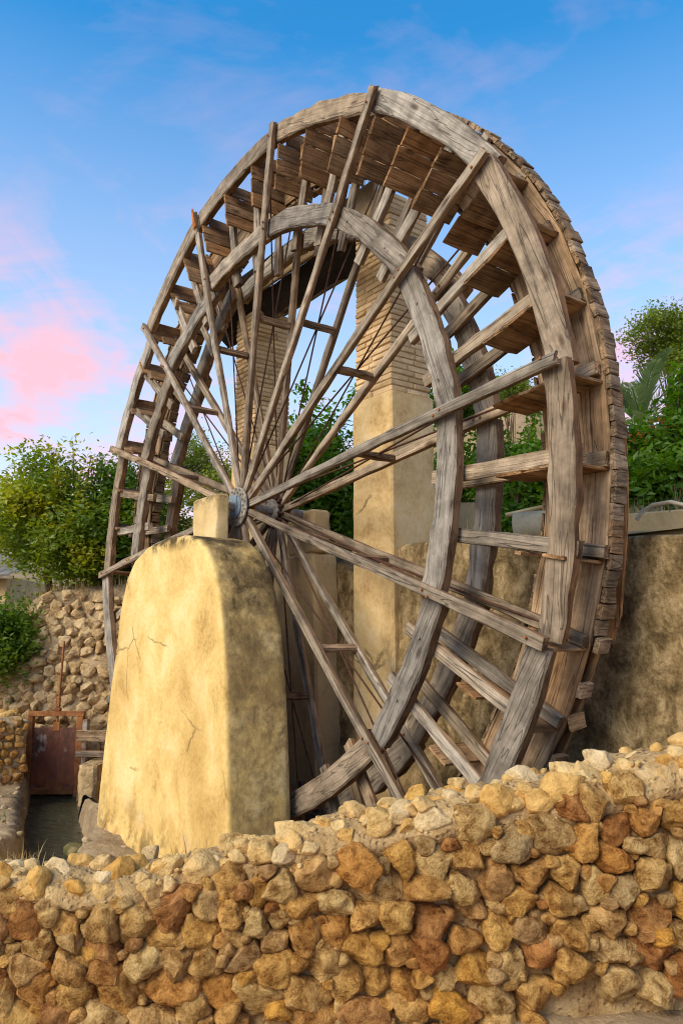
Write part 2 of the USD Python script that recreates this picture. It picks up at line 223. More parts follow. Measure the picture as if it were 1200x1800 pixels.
rough_mat("concrete_pale", [(0.24, 0.175, 0.085), (0.36, 0.275, 0.145), (0.44, 0.345, 0.19), (0.48, 0.385, 0.22), (0.52, 0.43, 0.26)], 3, 0.4, 0.01, fine=30)
rough_mat("concrete_grey", [(0.17, 0.16, 0.12), (0.25, 0.24, 0.185), (0.30, 0.29, 0.23), (0.34, 0.33, 0.27), (0.38, 0.37, 0.31)], 3, 0.25, 0.008, fine=30)
rough_mat("moss_stone", [(0.03, 0.035, 0.012), (0.07, 0.075, 0.02), (0.13, 0.11, 0.04), (0.26, 0.19, 0.085), (0.42, 0.32, 0.17)], 5, 1.0, 0.03, fine=40)
rough_mat("rust", [(0.08, 0.03, 0.014), (0.17, 0.065, 0.024), (0.26, 0.105, 0.036), (0.36, 0.155, 0.05), (0.46, 0.22, 0.07)], 9, 0.5, 0.006, rough=0.8, fine=60)
rough_mat("trough_metal", [(0.012, 0.009, 0.007), (0.022, 0.015, 0.011), (0.035, 0.022, 0.014), (0.12, 0.075, 0.035), (0.32, 0.22, 0.10)], 2.2, 0.5, 0.01, rough=0.7, fine=14, stretch=(.6, 2.2, 2.2), pos=(.3, .5, .56, .6, .66))
rough_mat("trough_board", [(0.10, 0.065, 0.03), (0.24, 0.165, 0.085), (0.36, 0.26, 0.14), (0.44, 0.33, 0.19), (0.50, 0.40, 0.25)], 2.4, 0.7, 0.02, fine=24, stretch=(.6, 1, 1))
rough_mat("gate_paint", [(0.09, 0.036, 0.025), (0.17, 0.06, 0.038), (0.21, 0.078, 0.05), (0.26, 0.11, 0.075), (0.42, 0.38, 0.34)], 3.0, 0.3, 0.004, rough=0.55, fine=18, pos=(.3, .45, .55, .575, .60), stretch=(1, 1, .7),
          stain=[((0.34, 0.12, 0.025), 5.0, .44, .56, 0.42, 0.1, .95, (1, 1, 1)), ((0.028, 0.03, 0.022), 1.6, .44, .6, 0.35, 0.75, .85, (1, 1, .7))])
rough_mat("flaked_paint", [(0.10, 0.04, 0.02), (0.16, 0.075, 0.04), (0.30, 0.25, 0.2), (0.45, 0.44, 0.4), (0.5, 0.5, 0.47)], 7, 0.4, 0.005, rough=0.6, fine=30)
rough_mat("hub_iron", [(0.09, 0.07, 0.05), (0.16, 0.14, 0.11), (0.24, 0.21, 0.17), (0.40, 0.37, 0.31), (0.50, 0.47, 0.41)], 14, 0.5, 0.004, rough=0.6, fine=70)
rough_mat("hub_blue", [(0.07, 0.09, 0.11), (0.13, 0.17, 0.20), (0.18, 0.23, 0.27), (0.22, 0.27, 0.31), (0.3, 0.33, 0.34)], 10, 0.3, 0.003, rough=0.55, fine=60)
rough_mat("iron_rod", [(0.02, 0.01, 0.007), (0.045, 0.02, 0.012), (0.07, 0.03, 0.016), (0.10, 0.045, 0.022), (0.13, 0.06, 0.03)], 20, 0.3, 0.002, rough=0.7, fine=90)
rough_mat("roof_slate", [(0.07, 0.065, 0.052), (0.12, 0.113, 0.092), (0.16, 0.15, 0.122), (0.20, 0.19, 0.155), (0.24, 0.225, 0.19)], 3, 0.5, 0.01, stretch=(1, 1, 1))
rough_mat("house_wall", [(0.4, 0.36, 0.28), (0.5, 0.45, 0.36), (0.55, 0.5, 0.4), (0.58, 0.53, 0.43), (0.62, 0.57, 0.47)], 2, 0.2, 0.01)
rough_mat("bark", [(0.04, 0.026, 0.014), (0.08, 0.055, 0.03), (0.12, 0.085, 0.05), (0.17, 0.125, 0.08), (0.22, 0.17, 0.11)], 6, 0.9, 0.03, fine=26, stretch=(1, 1, .3))
rough_mat("dead_wood", [(0.25, 0.2, 0.13), (0.38, 0.32, 0.22), (0.48, 0.42, 0.31), (0.55, 0.49, 0.38), (0.6, 0.55, 0.44)], 9, 0.5, 0.008, stretch=(1, 1, 1))
rough_mat("steel", [(0.16, 0.17, 0.17), (0.24, 0.25, 0.25), (0.3, 0.31, 0.31), (0.35, 0.36, 0.36), (0.4, 0.4, 0.4)], 10, 0.2, 0.002, rough=0.4)
rough_mat("pipe_plastic", [(0.24, 0.30, 0.34), (0.30, 0.36, 0.40), (0.34, 0.40, 0.44), (0.38, 0.44, 0.47), (0.42, 0.47, 0.5)], 4, 0.1, 0.002, rough=0.5)
mat("water", {"tc": ("texture_coordinate", {}), "mp": ("mapping", {"scale": (3.5, 8, 1), "rotation": (0, 0, 0.3)}), "n": ("noise_texture", {"scale": 1.6, "detail": 5.0, "roughness": 0.6, "distortion": 1.2}), "bp": ("bump", {"strength": 1.0, "distance": 0.09}),
              "p": ("principled_bsdf", {"base_color": (0.045, 0.042, 0.02), "roughness": 0.06, "ior": 1.33, "specular_ior_level": 0.5})},
    [("tc.object", "mp.vector"), ("mp.vector", "n.vector"), ("n.fac", "bp.height"), ("bp.normal", "p.normal")])
def foliage(name, cols, trans=0.3):
    """one colour per leaf, the leaves of a spray a little alike"""
    k = [(i / (len(cols) - 1), c) for i, c in enumerate(cols)]
    N = {"g": ("geometry", {}), "n": ("noise_texture", {"scale": 1.6, "detail": 2.0}), "tc": ("texture_coordinate", {}), "mx": ("math", {"math_type": "multiply_add", "value2": 0.5}), "sc": ("map_range", {"from_min": 0.35, "from_max": 0.65, "to_min": 0.0, "to_max": 0.5, "clamp": True}),
         "r": ("rgb_ramp", {"ramp": k}), "p": ("principled_bsdf", {"roughness": 0.42, "specular_ior_level": 0.4}), "t": ("translucent_bsdf", {}), "tv": ("hsv", {"hue": 0.48, "saturation": 1.1, "value": 1.6, "fac": 1.0}), "m": ("mix_closure", {"fac": trans})}
    return mat(name, N, [("tc.object", "n.vector"), ("n.fac", "sc.value"), ("g.random_per_island", "mx.value1"), ("sc.result", "mx.value3"), ("mx.value", "r.fac"), ("r.color", "p.base_color"), ("r.color", "tv.color"), ("tv.color", "t.color"), ("p.BSDF", "m.closure1"), ("t.BSDF", "m.closure2")], "m.closure")
foliage("leaf_orange_tree", [(0.04, 0.11, 0.008), (0.085, 0.19, 0.012), (0.14, 0.27, 0.018), (0.21, 0.34, 0.026), (0.34, 0.43, 0.05)], .42)
foliage("leaf_lemon_tree", [(0.07, 0.13, 0.008), (0.16, 0.23, 0.014), (0.31, 0.33, 0.02), (0.56, 0.45, 0.025), (0.75, 0.53, 0.02)], .4)
foliage("leaf_dark_bush", [(0.045, 0.10, 0.008), (0.085, 0.165, 0.012), (0.14, 0.22, 0.016), (0.23, 0.29, 0.022), (0.38, 0.38, 0.035)], .4)
foliage("leaf_yellowed", [(0.08, 0.13, 0.012), (0.18, 0.22, 0.02), (0.34, 0.31, 0.04), (0.50, 0.36, 0.07), (0.62, 0.42, 0.16)], .4)
foliage("leaf_pine", [(0.06, 0.10, 0.008), (0.11, 0.165, 0.012), (0.16, 0.215, 0.018), (0.21, 0.26, 0.022), (0.29, 0.32, 0.04)], .4)
foliage("leaf_palm", [(0.08, 0.13, 0.04), (0.12, 0.18, 0.06), (0.17, 0.23, 0.08), (0.22, 0.27, 0.10), (0.28, 0.32, 0.14)], .35)
foliage("dry_grass", [(0.20, 0.15, 0.05), (0.30, 0.22, 0.08), (0.38, 0.29, 0.12), (0.30, 0.27, 0.09), (0.16, 0.19, 0.05)])
foliage("leaf_yellow", [(0.16, 0.20, 0.012), (0.40, 0.36, 0.02), (0.66, 0.50, 0.025), (0.75, 0.52, 0.02)], .4)
foliage("leaf_rust", [(0.25, 0.07, 0.01), (0.34, 0.10, 0.014), (0.42, 0.14, 0.02)])

# ---------------------------------------------------------------- the ground
WATER_Z = -3.60
CH = np.array([(-7.2, .75), (-5.25, -.12), (-3.5, -.66), (-1.75, -1.14), (-.2, -2.0), (1.2, -3.9), (1.0, -9.0)])
def ch_dist(P):
    best = np.full(P.shape[:-1], 1e9)
    for a, b in zip(CH[:-1], CH[1:]):
        t = np.clip(((P - a) @ (b - a)) / ((b - a) @ (b - a)), 0, 1); best = np.minimum(best, np.linalg.norm(P - (a + t[..., None] * (b - a)), axis=-1))
    return best
def ground_z(x, y):
    P = np.stack([x, y], -1); q = P - CAM[:2]; d = q @ FH[:2]; s = q @ RGT[:2]
    n = fbm(np.stack([x * 1.1, y * 1.1, 0 * x], -1), 4, 5)
    front = -3.16 + .085 * np.clip(s, -3, 3)
    back = -3.30 - .25 * np.clip((s + 2.2), 0, 1.4)
    z = np.where(d < 4.2, front, back) + n * .10
    k = np.clip((ch_dist(P) - .22) / .16, 0, 1); k = k * k * (3 - 2 * k)
    near = np.abs(x) + np.abs(y) < 30
    z = np.where(near & (d > 4.4), z * k + (-4.2) * (1 - k), z)
    pit = (x > -4.7) & (x < 4.6) & (y > -.2) & (y < 1.0)
    z = z + fbm(np.stack([x * 5, y * 5, 0 * x], -1), 4, 6) * .11 * near
    return np.where(pit, -4.35, z)
def axis(c, near, step, far):
    a = np.arange(-near, near + 1e-6, step); g = near + np.cumsum(step * 1.35 ** np.arange(1, 46)); g = g[g < far]
    return c + np.concatenate([-g[::-1], a, g])
gx, gy = np.meshgrid(axis(-1.5, 9, .085, 900), axis(-1.5, 6, .085, 900), indexing="ij")
gv = np.stack([gx, gy, ground_z(gx, gy)], -1).reshape(-1, 3)
put("ground", (gv, grid_faces(*gx.shape)), "soil", smooth=True, kind="structure", label="bare brown earth around the pier, the channel and the stone wall")
# upper ground behind the retaining wall and above the rubble bank, with a bare hillside far behind
def upper_z(x, y):
    q = np.stack([x, y], -1) - CAM[:2]; d = q @ FH[:2]; s = q @ RGT[:2]
    z = -.62 + .012 * np.clip(d - 8, 0, 30) - .35 * np.clip((-s - 3.2) / 1.5, 0, 1) * (d < 20)
    z = z + fbm(np.stack([x * .5, y * .5, 0 * x], -1), 4, 9) * .35 * np.clip((d - 8) / 4, 0, 1)
    for hx, hy, hh, r in ((-25.1, 31.7, 14.0, 6.5), (-62, 12, 7, 26), (-10, 75, 16, 30), (-70, 60, 14, 34)):
        r2 = ((x - hx) ** 2 + (y - hy) ** 2) / r ** 2; z = z + hh * np.exp(-r2) * (1 + .5 * fbm(np.stack([x * .16, y * .16, 0 * x], -1), 5, 11))
    return z
ux, uy = np.meshgrid(axis(-6, 14, .4, 260), axis(6, 10, .4, 260), indexing="ij")
uq = np.stack([ux, uy], -1) - CAM[:2]; keep = (((uy > 1.2) & (ux > -7.0) & (ux < 60)) | ((uq @ FH[:2]) > 13.2)) & ((uq @ FH[:2]) > 2.5)
uf = grid_faces(*ux.shape); uf = uf[keep.reshape(-1)[uf].all(1)]; ui, uf = np.unique(uf, return_inverse=True); uf = uf.reshape(-1, 3)
put("terrace", (np.stack([ux, uy, upper_z(ux, uy)], -1).reshape(-1, 3)[ui], uf), "dry_earth", smooth=True, kind="structure", label="dry grassy ground above the walls, rising to a bare hillside behind")
# water: the race that comes through the gate, and the pit under the wheel
def ribbon(line, w, z, n=14, m=6):
    pts = []; line = np.asarray(line, float); seg = np.concatenate([[0], np.cumsum(np.linalg.norm(np.diff(line, axis=0), axis=1))]); t = np.linspace(0, seg[-1], n * len(line))
    c = np.stack([np.interp(t, seg, line[:, k]) for k in (0, 1)], 1); tg = np.gradient(c, axis=0); tg /= np.linalg.norm(tg, axis=1)[:, None]; nn = np.stack([-tg[:, 1], tg[:, 0]], 1)
    u = np.linspace(-w, w, m); v = np.concatenate([c[:, None] + nn[:, None] * u[None, :, None], np.full((len(c), m, 1), z)], -1)
    v[..., 2] += fbm(v * 5, 3, 3) * .035
    return v.reshape(-1, 3), grid_faces(len(c), m)[:, ::-1]
put("water", ribbon(CH, .50, WATER_Z), "water", smooth=True, kind="structure", label="dark rippled water running out under the rusty sluice gate")
put("water", (np.array([(-4.75, -.22, -3.98), (4.65, -.22, -3.98), (4.65, 1.05, -3.98), (-4.75, 1.05, -3.98)]), np.array([(0, 1, 2), (0, 2, 3)])), "water", kind="structure", label="still water in the pit under the wheel")

# ---------------------------------------------------------------- near pier
rng = np.random.default_rng(7)
prof = np.array([(-1.86, -3.95), (-1.79, -3.72), (-1.74, -3.48), (-1.62, -2.7), (-1.5, -2.04), (-1.4, -1.49), (-1.29, -1.07), (-1.14, -.68), (-.95, -.51), (-.59, -.39), (-.17, -.35), (.26, -.365), (.50, -.43), (.68, -.535), (.84, -.71), (.97, -.97), (1.05, -1.27), (1.12, -1.69), (1.18, -2.36), (1.25, -2.96), (1.33, -3.6), (1.36, -3.95)])
def resample(p, n):
    s = np.concatenate([[0], np.cumsum(np.linalg.norm(np.diff(p, axis=0), axis=1))]); t = np.linspace(0, s[-1], n); return np.stack([np.interp(t, s, p[:, k]) for k in (0, 1)], 1)
P2 = resample(np.vstack([prof, prof[:1]]), 181)[:-1]; cen = np.array([-.28, -2.2])
rings = []
for sc, y in [(k, -.75) for k in np.linspace(.02, .955, 22)] + [(.978, -.748), (.992, -.738), (1.0, -.715)] + [(1.0, y) for y in np.linspace(-.66, -.20, 12)] + [(.992, -.155), (.97, -.135), (.5, -.13), (.05, -.13)]:
    q = cen + (P2 - cen) * sc; rings.append(np.column_stack([q[:, 0], np.full(len(q), y), q[:, 1]]))
pm = loft(np.array(rings)); v = np.array(pm.vertices)
nrm = pm.vertex_normals; v = v + nrm * (fbm(v * 1.4, 2, 21) * .03 + fbm(v * 5, 2, 22) * .004)[:, None]
PIER = thing("masonry_pier", (-.2, -.45, -3.95), "tall yellow plastered pier with a rounded top carrying the front end of the axle", "pier")
base = np.array([-.2, -.45, -3.95]); Mb = np.eye(4); Mb[:3, 3] = base
put("pier_body", (v - base, pm.faces), "pier_plaster", PIER, Mb, smooth=True)
bm = box(-.45, .105, -.33, -.195, -.42, .105, .02, rng, 6, .004)
put("bearing_block", (np.array(bm.vertices) - base, bm.faces), "block_plaster", PIER, Mb)
fm = box(-2.05, -1.2, -1.0, -.55, -4.2, -3.52, .05, rng, 4, .02).subdivide().subdivide(); fv = np.array(fm.vertices); fv += fm.vertex_normals * (fbm(fv * 4, 4, 4) * .12)[:, None]
put("footing", (fv - base, fm.faces), "moss_stone", PIER, Mb, smooth=True)

# ---------------------------------------------------------------- the retaining wall behind the wheel, and its buttress
YW = 1.0
def wall_sheet(x0, x1, ztop, zbot, y, nx, nz, th, amp, seed):
    xs = np.linspace(x0, x1, nx); tt = np.concatenate([np.linspace(0, 1, nz), [1.02, 1.06, 1.3]])
    V = []
    for t in tt:
        zt = ztop(xs); z = zbot + (zt - zbot) * min(t, 1); yy = np.full(nx, y) + (0 if t <= 1 else {1.02: .03, 1.06: .12, 1.3: th}[t]); z = z + (0 if t <= 1 else {1.02: .02, 1.06: .03, 1.3: .03}[t])
        V.append(np.stack([xs, yy, z], -1))
    V = np.array(V); D = fbm(V * [1.2, 1, 1.2], 4, seed) * amp + fbm(V * 7, 4, seed + 1) * amp * .3
    V[..., 1] += D; V[..., 2] += np.where(tt[:, None] >= 1, D * .6, 0)
    return V.reshape(-1, 3), grid_faces(*V.shape[:2])
ztop = lambda x: np.interp(x, [-7, -.3, .05, .66, .67, 1.24, 1.3, 1.6, 3.7, 4.25, 9], [-.45, -.45, -.5, -.72, -.72, -.5, -.46, -.46, -.625, -.665, -.95])
RW = thing("retaining_wall", (2, YW, -4.3), "long dark stained plaster wall behind the wheel", "wall")
v, f = wall_sheet(-7.0, 9.0, ztop, -4.4, YW, 240, 70, .5, .12, 31); Mw = np.eye(4); Mw[:3, 3] = (2, YW, -1.2)
put("wall_face", (v - Mw[:3, 3], f), "wall_plaster", RW, Mw, smooth=True)
BP = thing("bearing_pier", (.2, .85, -4.3), "plastered buttress with a squared block carrying the back end of the axle", "pier")
bb = np.array([.2, .85, -2.4]); Mbb = np.eye(4); Mbb[:3, 3] = bb
def shell(m, amp, seed, sub=2, freq=3.0):
    for _ in range(sub): m = m.subdivide()
    v = np.array(m.vertices); v = v + m.vertex_normals * (fbm(v * freq, 4, seed) * amp)[:, None]; return v, m.faces
m_ = loft(np.array([np.column_stack([octa(-1.4 + e, .26 + s - e, .72 + e, 1.04 - e, .03), np.full(8, z)]) for z, e, s in ((-4.3, 0, .12), (-3, 0, .08), (-1.8, 0, .05), (-.9, 0, .02), (-.55, 0, 0), (-.46, .0, -.02), (-.42, .04, -.05))]))
v, f = shell(m_, .05, 41, 3); put("buttress_body", (v - bb, f), "buttress_plaster", BP, Mbb, smooth=True)
m_ = box(-.30, .24, .73, .95, -.43, .03, .025, rng, 5, .006); put("bearing_block", (np.array(m_.vertices) - bb, m_.faces), "buttress_plaster", BP, Mbb)

# ---------------------------------------------------------------- brick pillars and the trough they carry
def pillar(x0, x1, y0, y1, zb, zp, zt, label):
    T = thing("brick_pillar", ((x0 + x1) / 2, (y0 + y1) / 2, zb), label, "pillar", "brick pillars under the trough"); r = np.random.default_rng(int(abs(x0) * 100))
    c = np.array([(x0 + x1) / 2, (y0 + y1) / 2, zb]); M = np.eye(4); M[:3, 3] = c
    e = .028
    m = loft(np.array([np.column_stack([octa(x0 - e + q, x1 + e - q, y0 - e + q, y1 + e - q, .025), np.full(8, z)]) for z, q in [(z, 0) for z in np.linspace(zb, zp, 30)] + [(zp + .015, .03)]]))
    v, f = shell(m, .02, 51, 2, 2.5); put("plaster_base", (v - c, f), "pillar_plaster", T, M, smooth=50)
    m = box(x0 + .014, x1 - .014, y0 + .014, y1 - .014, zp - .05, zt - .02, .01); put("mortar_core", (np.array(m.vertices) - c, m.faces), "mortar_joint", T, M)
    z, k = zp + .012, 0
    while z < zt - .03:
        h = r.uniform(.047, .053)
        fx = (.5, .34)[k % 2] + r.uniform(-.05, .05); xs = [x0, x0 + (x1 - x0) * fx, x1] if k % 2 else [x0, x1 - (x1 - x0) * fx, x1]; fy = .5 + r.uniform(-.12, .12); ys = [y0, y0 + (y1 - y0) * fy, y1]
        for a in (0, 1):
            for b in (0, 1):
                xa, xb, ya, yb = xs[a] + .008 * a, xs[a + 1] - .008 * (1 - a), ys[b] + .008 * b, ys[b + 1] - .008 * (1 - b); o = r.uniform(-.004, .005, 2)
                cc = np.array([(xa + xb) / 2, (ya + yb) / 2, z + h / 2]); Mq = np.eye(4); Mq[:3, 3] = cc; t = r.normal(0, .006); Mq[:3, :3] = trimesh.transformations.rotation_matrix(t, [0, 1, 0])[:3, :3]
                m = box(xa - cc[0] + (o[0] if a == 0 else 0), xb - cc[0] + (o[0] if a else 0), ya - cc[1] + (o[1] if b == 0 else 0), yb - cc[1] + (o[1] if b else 0), -h / 2, h / 2, .008, r, 1, .0025)
                put("brick", m, "brick_clay", T, Mq, smooth=False)
        z += h + r.uniform(.010, .013); k += 1
pillar(.66, 1.245, .97, 1.50, -4.2, 1.11, 3.26, "nearer brick pillar on a smooth tan plaster base, rising behind the right half of the wheel")
pillar(-1.98, -1.47, .97, 1.50, -4.2, 1.07, 2.93, "farther brick pillar left of the axle, seen through the spokes")
TR = thing("aqueduct_trough", (-.8, 1.15, 2.8), "old trough with a dark rusty underside lying across the two brick pillars", "trough")
tb = np.array([-.8, 1.15, 3.1]); Mt = np.eye(4); Mt[:3, 3] = tb
def tl(m, amp=0, seed=0, sub=2):
    if amp: v, f = shell(m, amp, seed, sub)
    else: v, f = np.array(m.vertices), m.faces
    return v - tb, f
put("side_board", tl(box(-2.66, 1.16, .83, .895, 3.02, 3.40, .012, rng, 5, .004), .03, 61, 4), "trough_board", TR, Mt, smooth=40)
put("side_board", tl(box(-2.66, .62, 1.49, 1.55, 3.02, 3.38, .012, rng, 5, .004), .03, 62, 3), "trough_board", TR, Mt, smooth=40)
def sheet_x(p, q, x0, x1, th=.02, n=16, amp=.012, seed=1):
    xs = np.linspace(x0, x1, n); p, q = np.array(p), np.array(q); nn = np.array([-(q - p)[1], (q - p)[0]]); nn = nn / np.linalg.norm(nn) * th
    R = [np.column_stack([np.full(4, x), np.array([p, q, q + nn, p + nn]) + rr_]) for x, rr_ in zip(xs, np.random.default_rng(seed).normal(0, amp, (n, 1, 2)))]
    return loft(np.array(R))
put("underside_sheet", tl(sheet_x((.90, 3.03), (1.20, 2.80), -2.66, .64, seed=1)), "trough_metal", TR, Mt, smooth=False)
put("underside_sheet", tl(sheet_x((1.20, 2.80), (1.49, 3.03), -2.66, .64, seed=2)), "trough_metal", TR, Mt, smooth=False)
put("end_plate", tl(loft(np.array([np.column_stack([np.full(5, x), np.array([(.9, 3.36), (1.49, 3.36), (1.49, 3.04), (1.2, 2.83), (.9, 3.04)])]) for x in (-2.64, -2.61)]))), "trough_metal", TR, Mt, smooth=False)
for k, x in enumerate((-2.0, -.75, .3)):
    put("support_rail", tl(box(x, x + .07, .90, 1.49, 3.045, 3.09, .008)), "rust", TR, Mt, smooth=False)
put("downpipe", tube([(.98, 1.62, z) for z in np.linspace(-.6, 3.1, 8)], .055, 14), "pipe_plastic", smooth=40, label="grey blue pipe standing close behind the nearer brick pillar", cat="pipe")
def blades(pts, h, r, w=.006, lean=.35, nseg=3):
    V, F = [], []
    for p in pts:
        hh = h * r.uniform(.4, 1.15); az = r.uniform(0, 6.283); l = r.normal(0, lean) ; dr = np.array([math.cos(az), math.sin(az), 0]); sd = np.array([-dr[1], dr[0], 0]); b = len(V)
        for i in range(nseg + 1):
            t = i / nseg; c = np.asarray(p) + dr * (l * hh * t * t) + np.array([0, 0, hh * (t - .25 * abs(l) * t * t)]); ww = w * (1 - t) ** .7
            V += [c - sd * ww, c + sd * ww]
        for i in range(nseg):
            a = b + 2 * i; F += [(a, a + 1, a + 3), (a, a + 3, a + 2)]
    return np.array(V), np.array(F)
r_ = np.random.default_rng(5)
put("weeds", blades(np.column_stack([r_.normal(.78, .16, 170), r_.uniform(.86, .98, 170), np.full(170, 3.36)]), .19, r_, .005, .5), "dry_grass", smooth=False, label="tuft of dry weeds on top of the trough beside the nearer pillar", cat="weeds")

# ---------------------------------------------------------------- the wheel
R_OUT, R_IN, A0 = 4.1, 3.07, math.pi / 2 - 0.569068
WH = thing("water_wheel", (0, .3, -4.1), "huge weathered wooden waterwheel with two sets of spokes and a boarded rim", "waterwheel")
rw = np.random.default_rng(11); YY = np.array([0, 1.0, 0])
ang = lambda k: A0 - k * 2 * math.pi / 14
rad = lambda a: np.array([math.cos(a), 0, math.sin(a)]); tan = lambda a: np.array([-math.sin(a), 0, math.cos(a)])   # tan: anticlockwise
def ring_segment(a, r0, r1, y0, y1, name, m, half=None, curved=1.0, n=10, jit=.012):
    """one sawn felloe centred on angle a; x runs along its chord"""
    half = half or math.pi / 14; rm = (r0 + r1) / 2; da = rw.normal(0, .004); dr = rw.normal(0, .008); tw = rw.normal(0, .006)
    M = frame(rad(a) * rm + YY * (y0 + y1) / 2, -tan(a), YY)           # x clockwise chord, y axis, z = x cross y
    zs = np.sign(M[:3, 2] @ rad(a)); R = []
    for i in range(n + 1):
        t = -half + 2 * half * i / n + da; flat = rm * math.cos(half * .72) / max(math.cos(t), .5)
        ro = (r1 + dr) * curved + (flat + (r1 - r0) / 2) * (1 - curved) + rw.normal(0, jit * .4); ri = (r0 + dr) * curved + (flat - (r1 - r0) / 2) * (1 - curved) + rw.normal(0, jit * .4)
        c = .008 + abs(rw.normal(0, .008)); c = min(c, .03); yy = rw.normal(0, .003) + tw * i
        o = octa(ri, ro, y0 + yy, y1 + yy, c); P = rad(a - t)[None] * o[:, :1] + YY[None] * o[:, 1:]
        R.append(P)
    R = np.array(R); L = (R - M[:3, 3]) @ M[:3, :3]
    return put(name, loft(L), m, WH, M, smooth=32)
SEG = [k for k in range(14) if k not in (8,)]
for k in range(14):
    a = ang(k) - math.pi / 14
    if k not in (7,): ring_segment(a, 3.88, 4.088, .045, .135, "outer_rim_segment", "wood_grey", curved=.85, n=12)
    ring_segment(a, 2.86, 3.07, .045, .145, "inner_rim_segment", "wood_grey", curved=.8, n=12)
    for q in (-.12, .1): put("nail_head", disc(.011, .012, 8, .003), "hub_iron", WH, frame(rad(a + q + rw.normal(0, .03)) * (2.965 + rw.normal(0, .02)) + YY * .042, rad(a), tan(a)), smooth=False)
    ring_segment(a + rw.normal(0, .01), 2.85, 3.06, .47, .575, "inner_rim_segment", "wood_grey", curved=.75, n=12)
    ring_segment(a, 3.86, 4.06, .590, .615, "back_rim_segment", "wood_brown", curved=.9)
# spokes, ties, rods
def spoke(a, y, broken=False, r0=.13, r1=4.085):
    w0, w1 = rw.uniform(.066, .080), rw.uniform(.084, .098)
    if broken: r1 = 3.72
    r1 += rw.normal(0, .015); L = r1 - r0
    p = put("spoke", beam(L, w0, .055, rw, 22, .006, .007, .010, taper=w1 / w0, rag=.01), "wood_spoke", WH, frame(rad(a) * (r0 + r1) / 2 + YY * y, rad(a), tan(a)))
    for rb in (2.93, 3.0, 3.95):
        if rb < r1 - .1:
            for s in (-1,): put("bolt", disc(.011, .016, 8, .003), "rust", p, frame(rad(a) * rb + tan(a) * rw.uniform(-.03, .03) + YY * (y - .036), tan(a), rad(a)), smooth=False)
    return p
for k in range(14):
    a = ang(k)
    p = spoke(a, .0, broken=(k == 12)); spoke(a + rw.normal(0, .004), .425, r1=4.04)
    if k == 12:
        sp = beam(.52, .045, .05, rw, 8, .004, .006, .02, taper=.35, rag=.03)
        put("splintered_tip", sp, "wood_spoke", p, frame(rad(a) * 3.86 + tan(a) * .012, rad(a - .03), tan(a)))
        sp = beam(.30, .05, .03, rw, 6, .004, .006, .02, taper=.3, rag=.02)
        put("rotten_patch", sp, "wood_rot", p, frame(rad(a) * 4.0 + tan(a) * .012 - YY * .028, rad(a - .02), tan(a)), label="bright orange rotten wood at the broken spoke tip")
    rt = 1.97 + rw.normal(0, .02)
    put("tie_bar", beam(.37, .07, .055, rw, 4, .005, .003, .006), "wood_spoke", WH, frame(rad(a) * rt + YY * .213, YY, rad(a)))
    for ya, yb in ((.01, .415), (.415, .01)):
        q = [rad(a + s) * r + YY * (ya + (yb - ya) * (r - .2) / 3.55) for r, s in ((.2, .006), (1.4, .006), (2.6, .006), (3.75, .006))]
        c = np.mean(q, 0); put("tie_rod", tube(np.array(q) - c, .0085, 6), "iron_rod", WH, frame(c, (1, 0, 0), (0, 1, 0)), smooth=True)
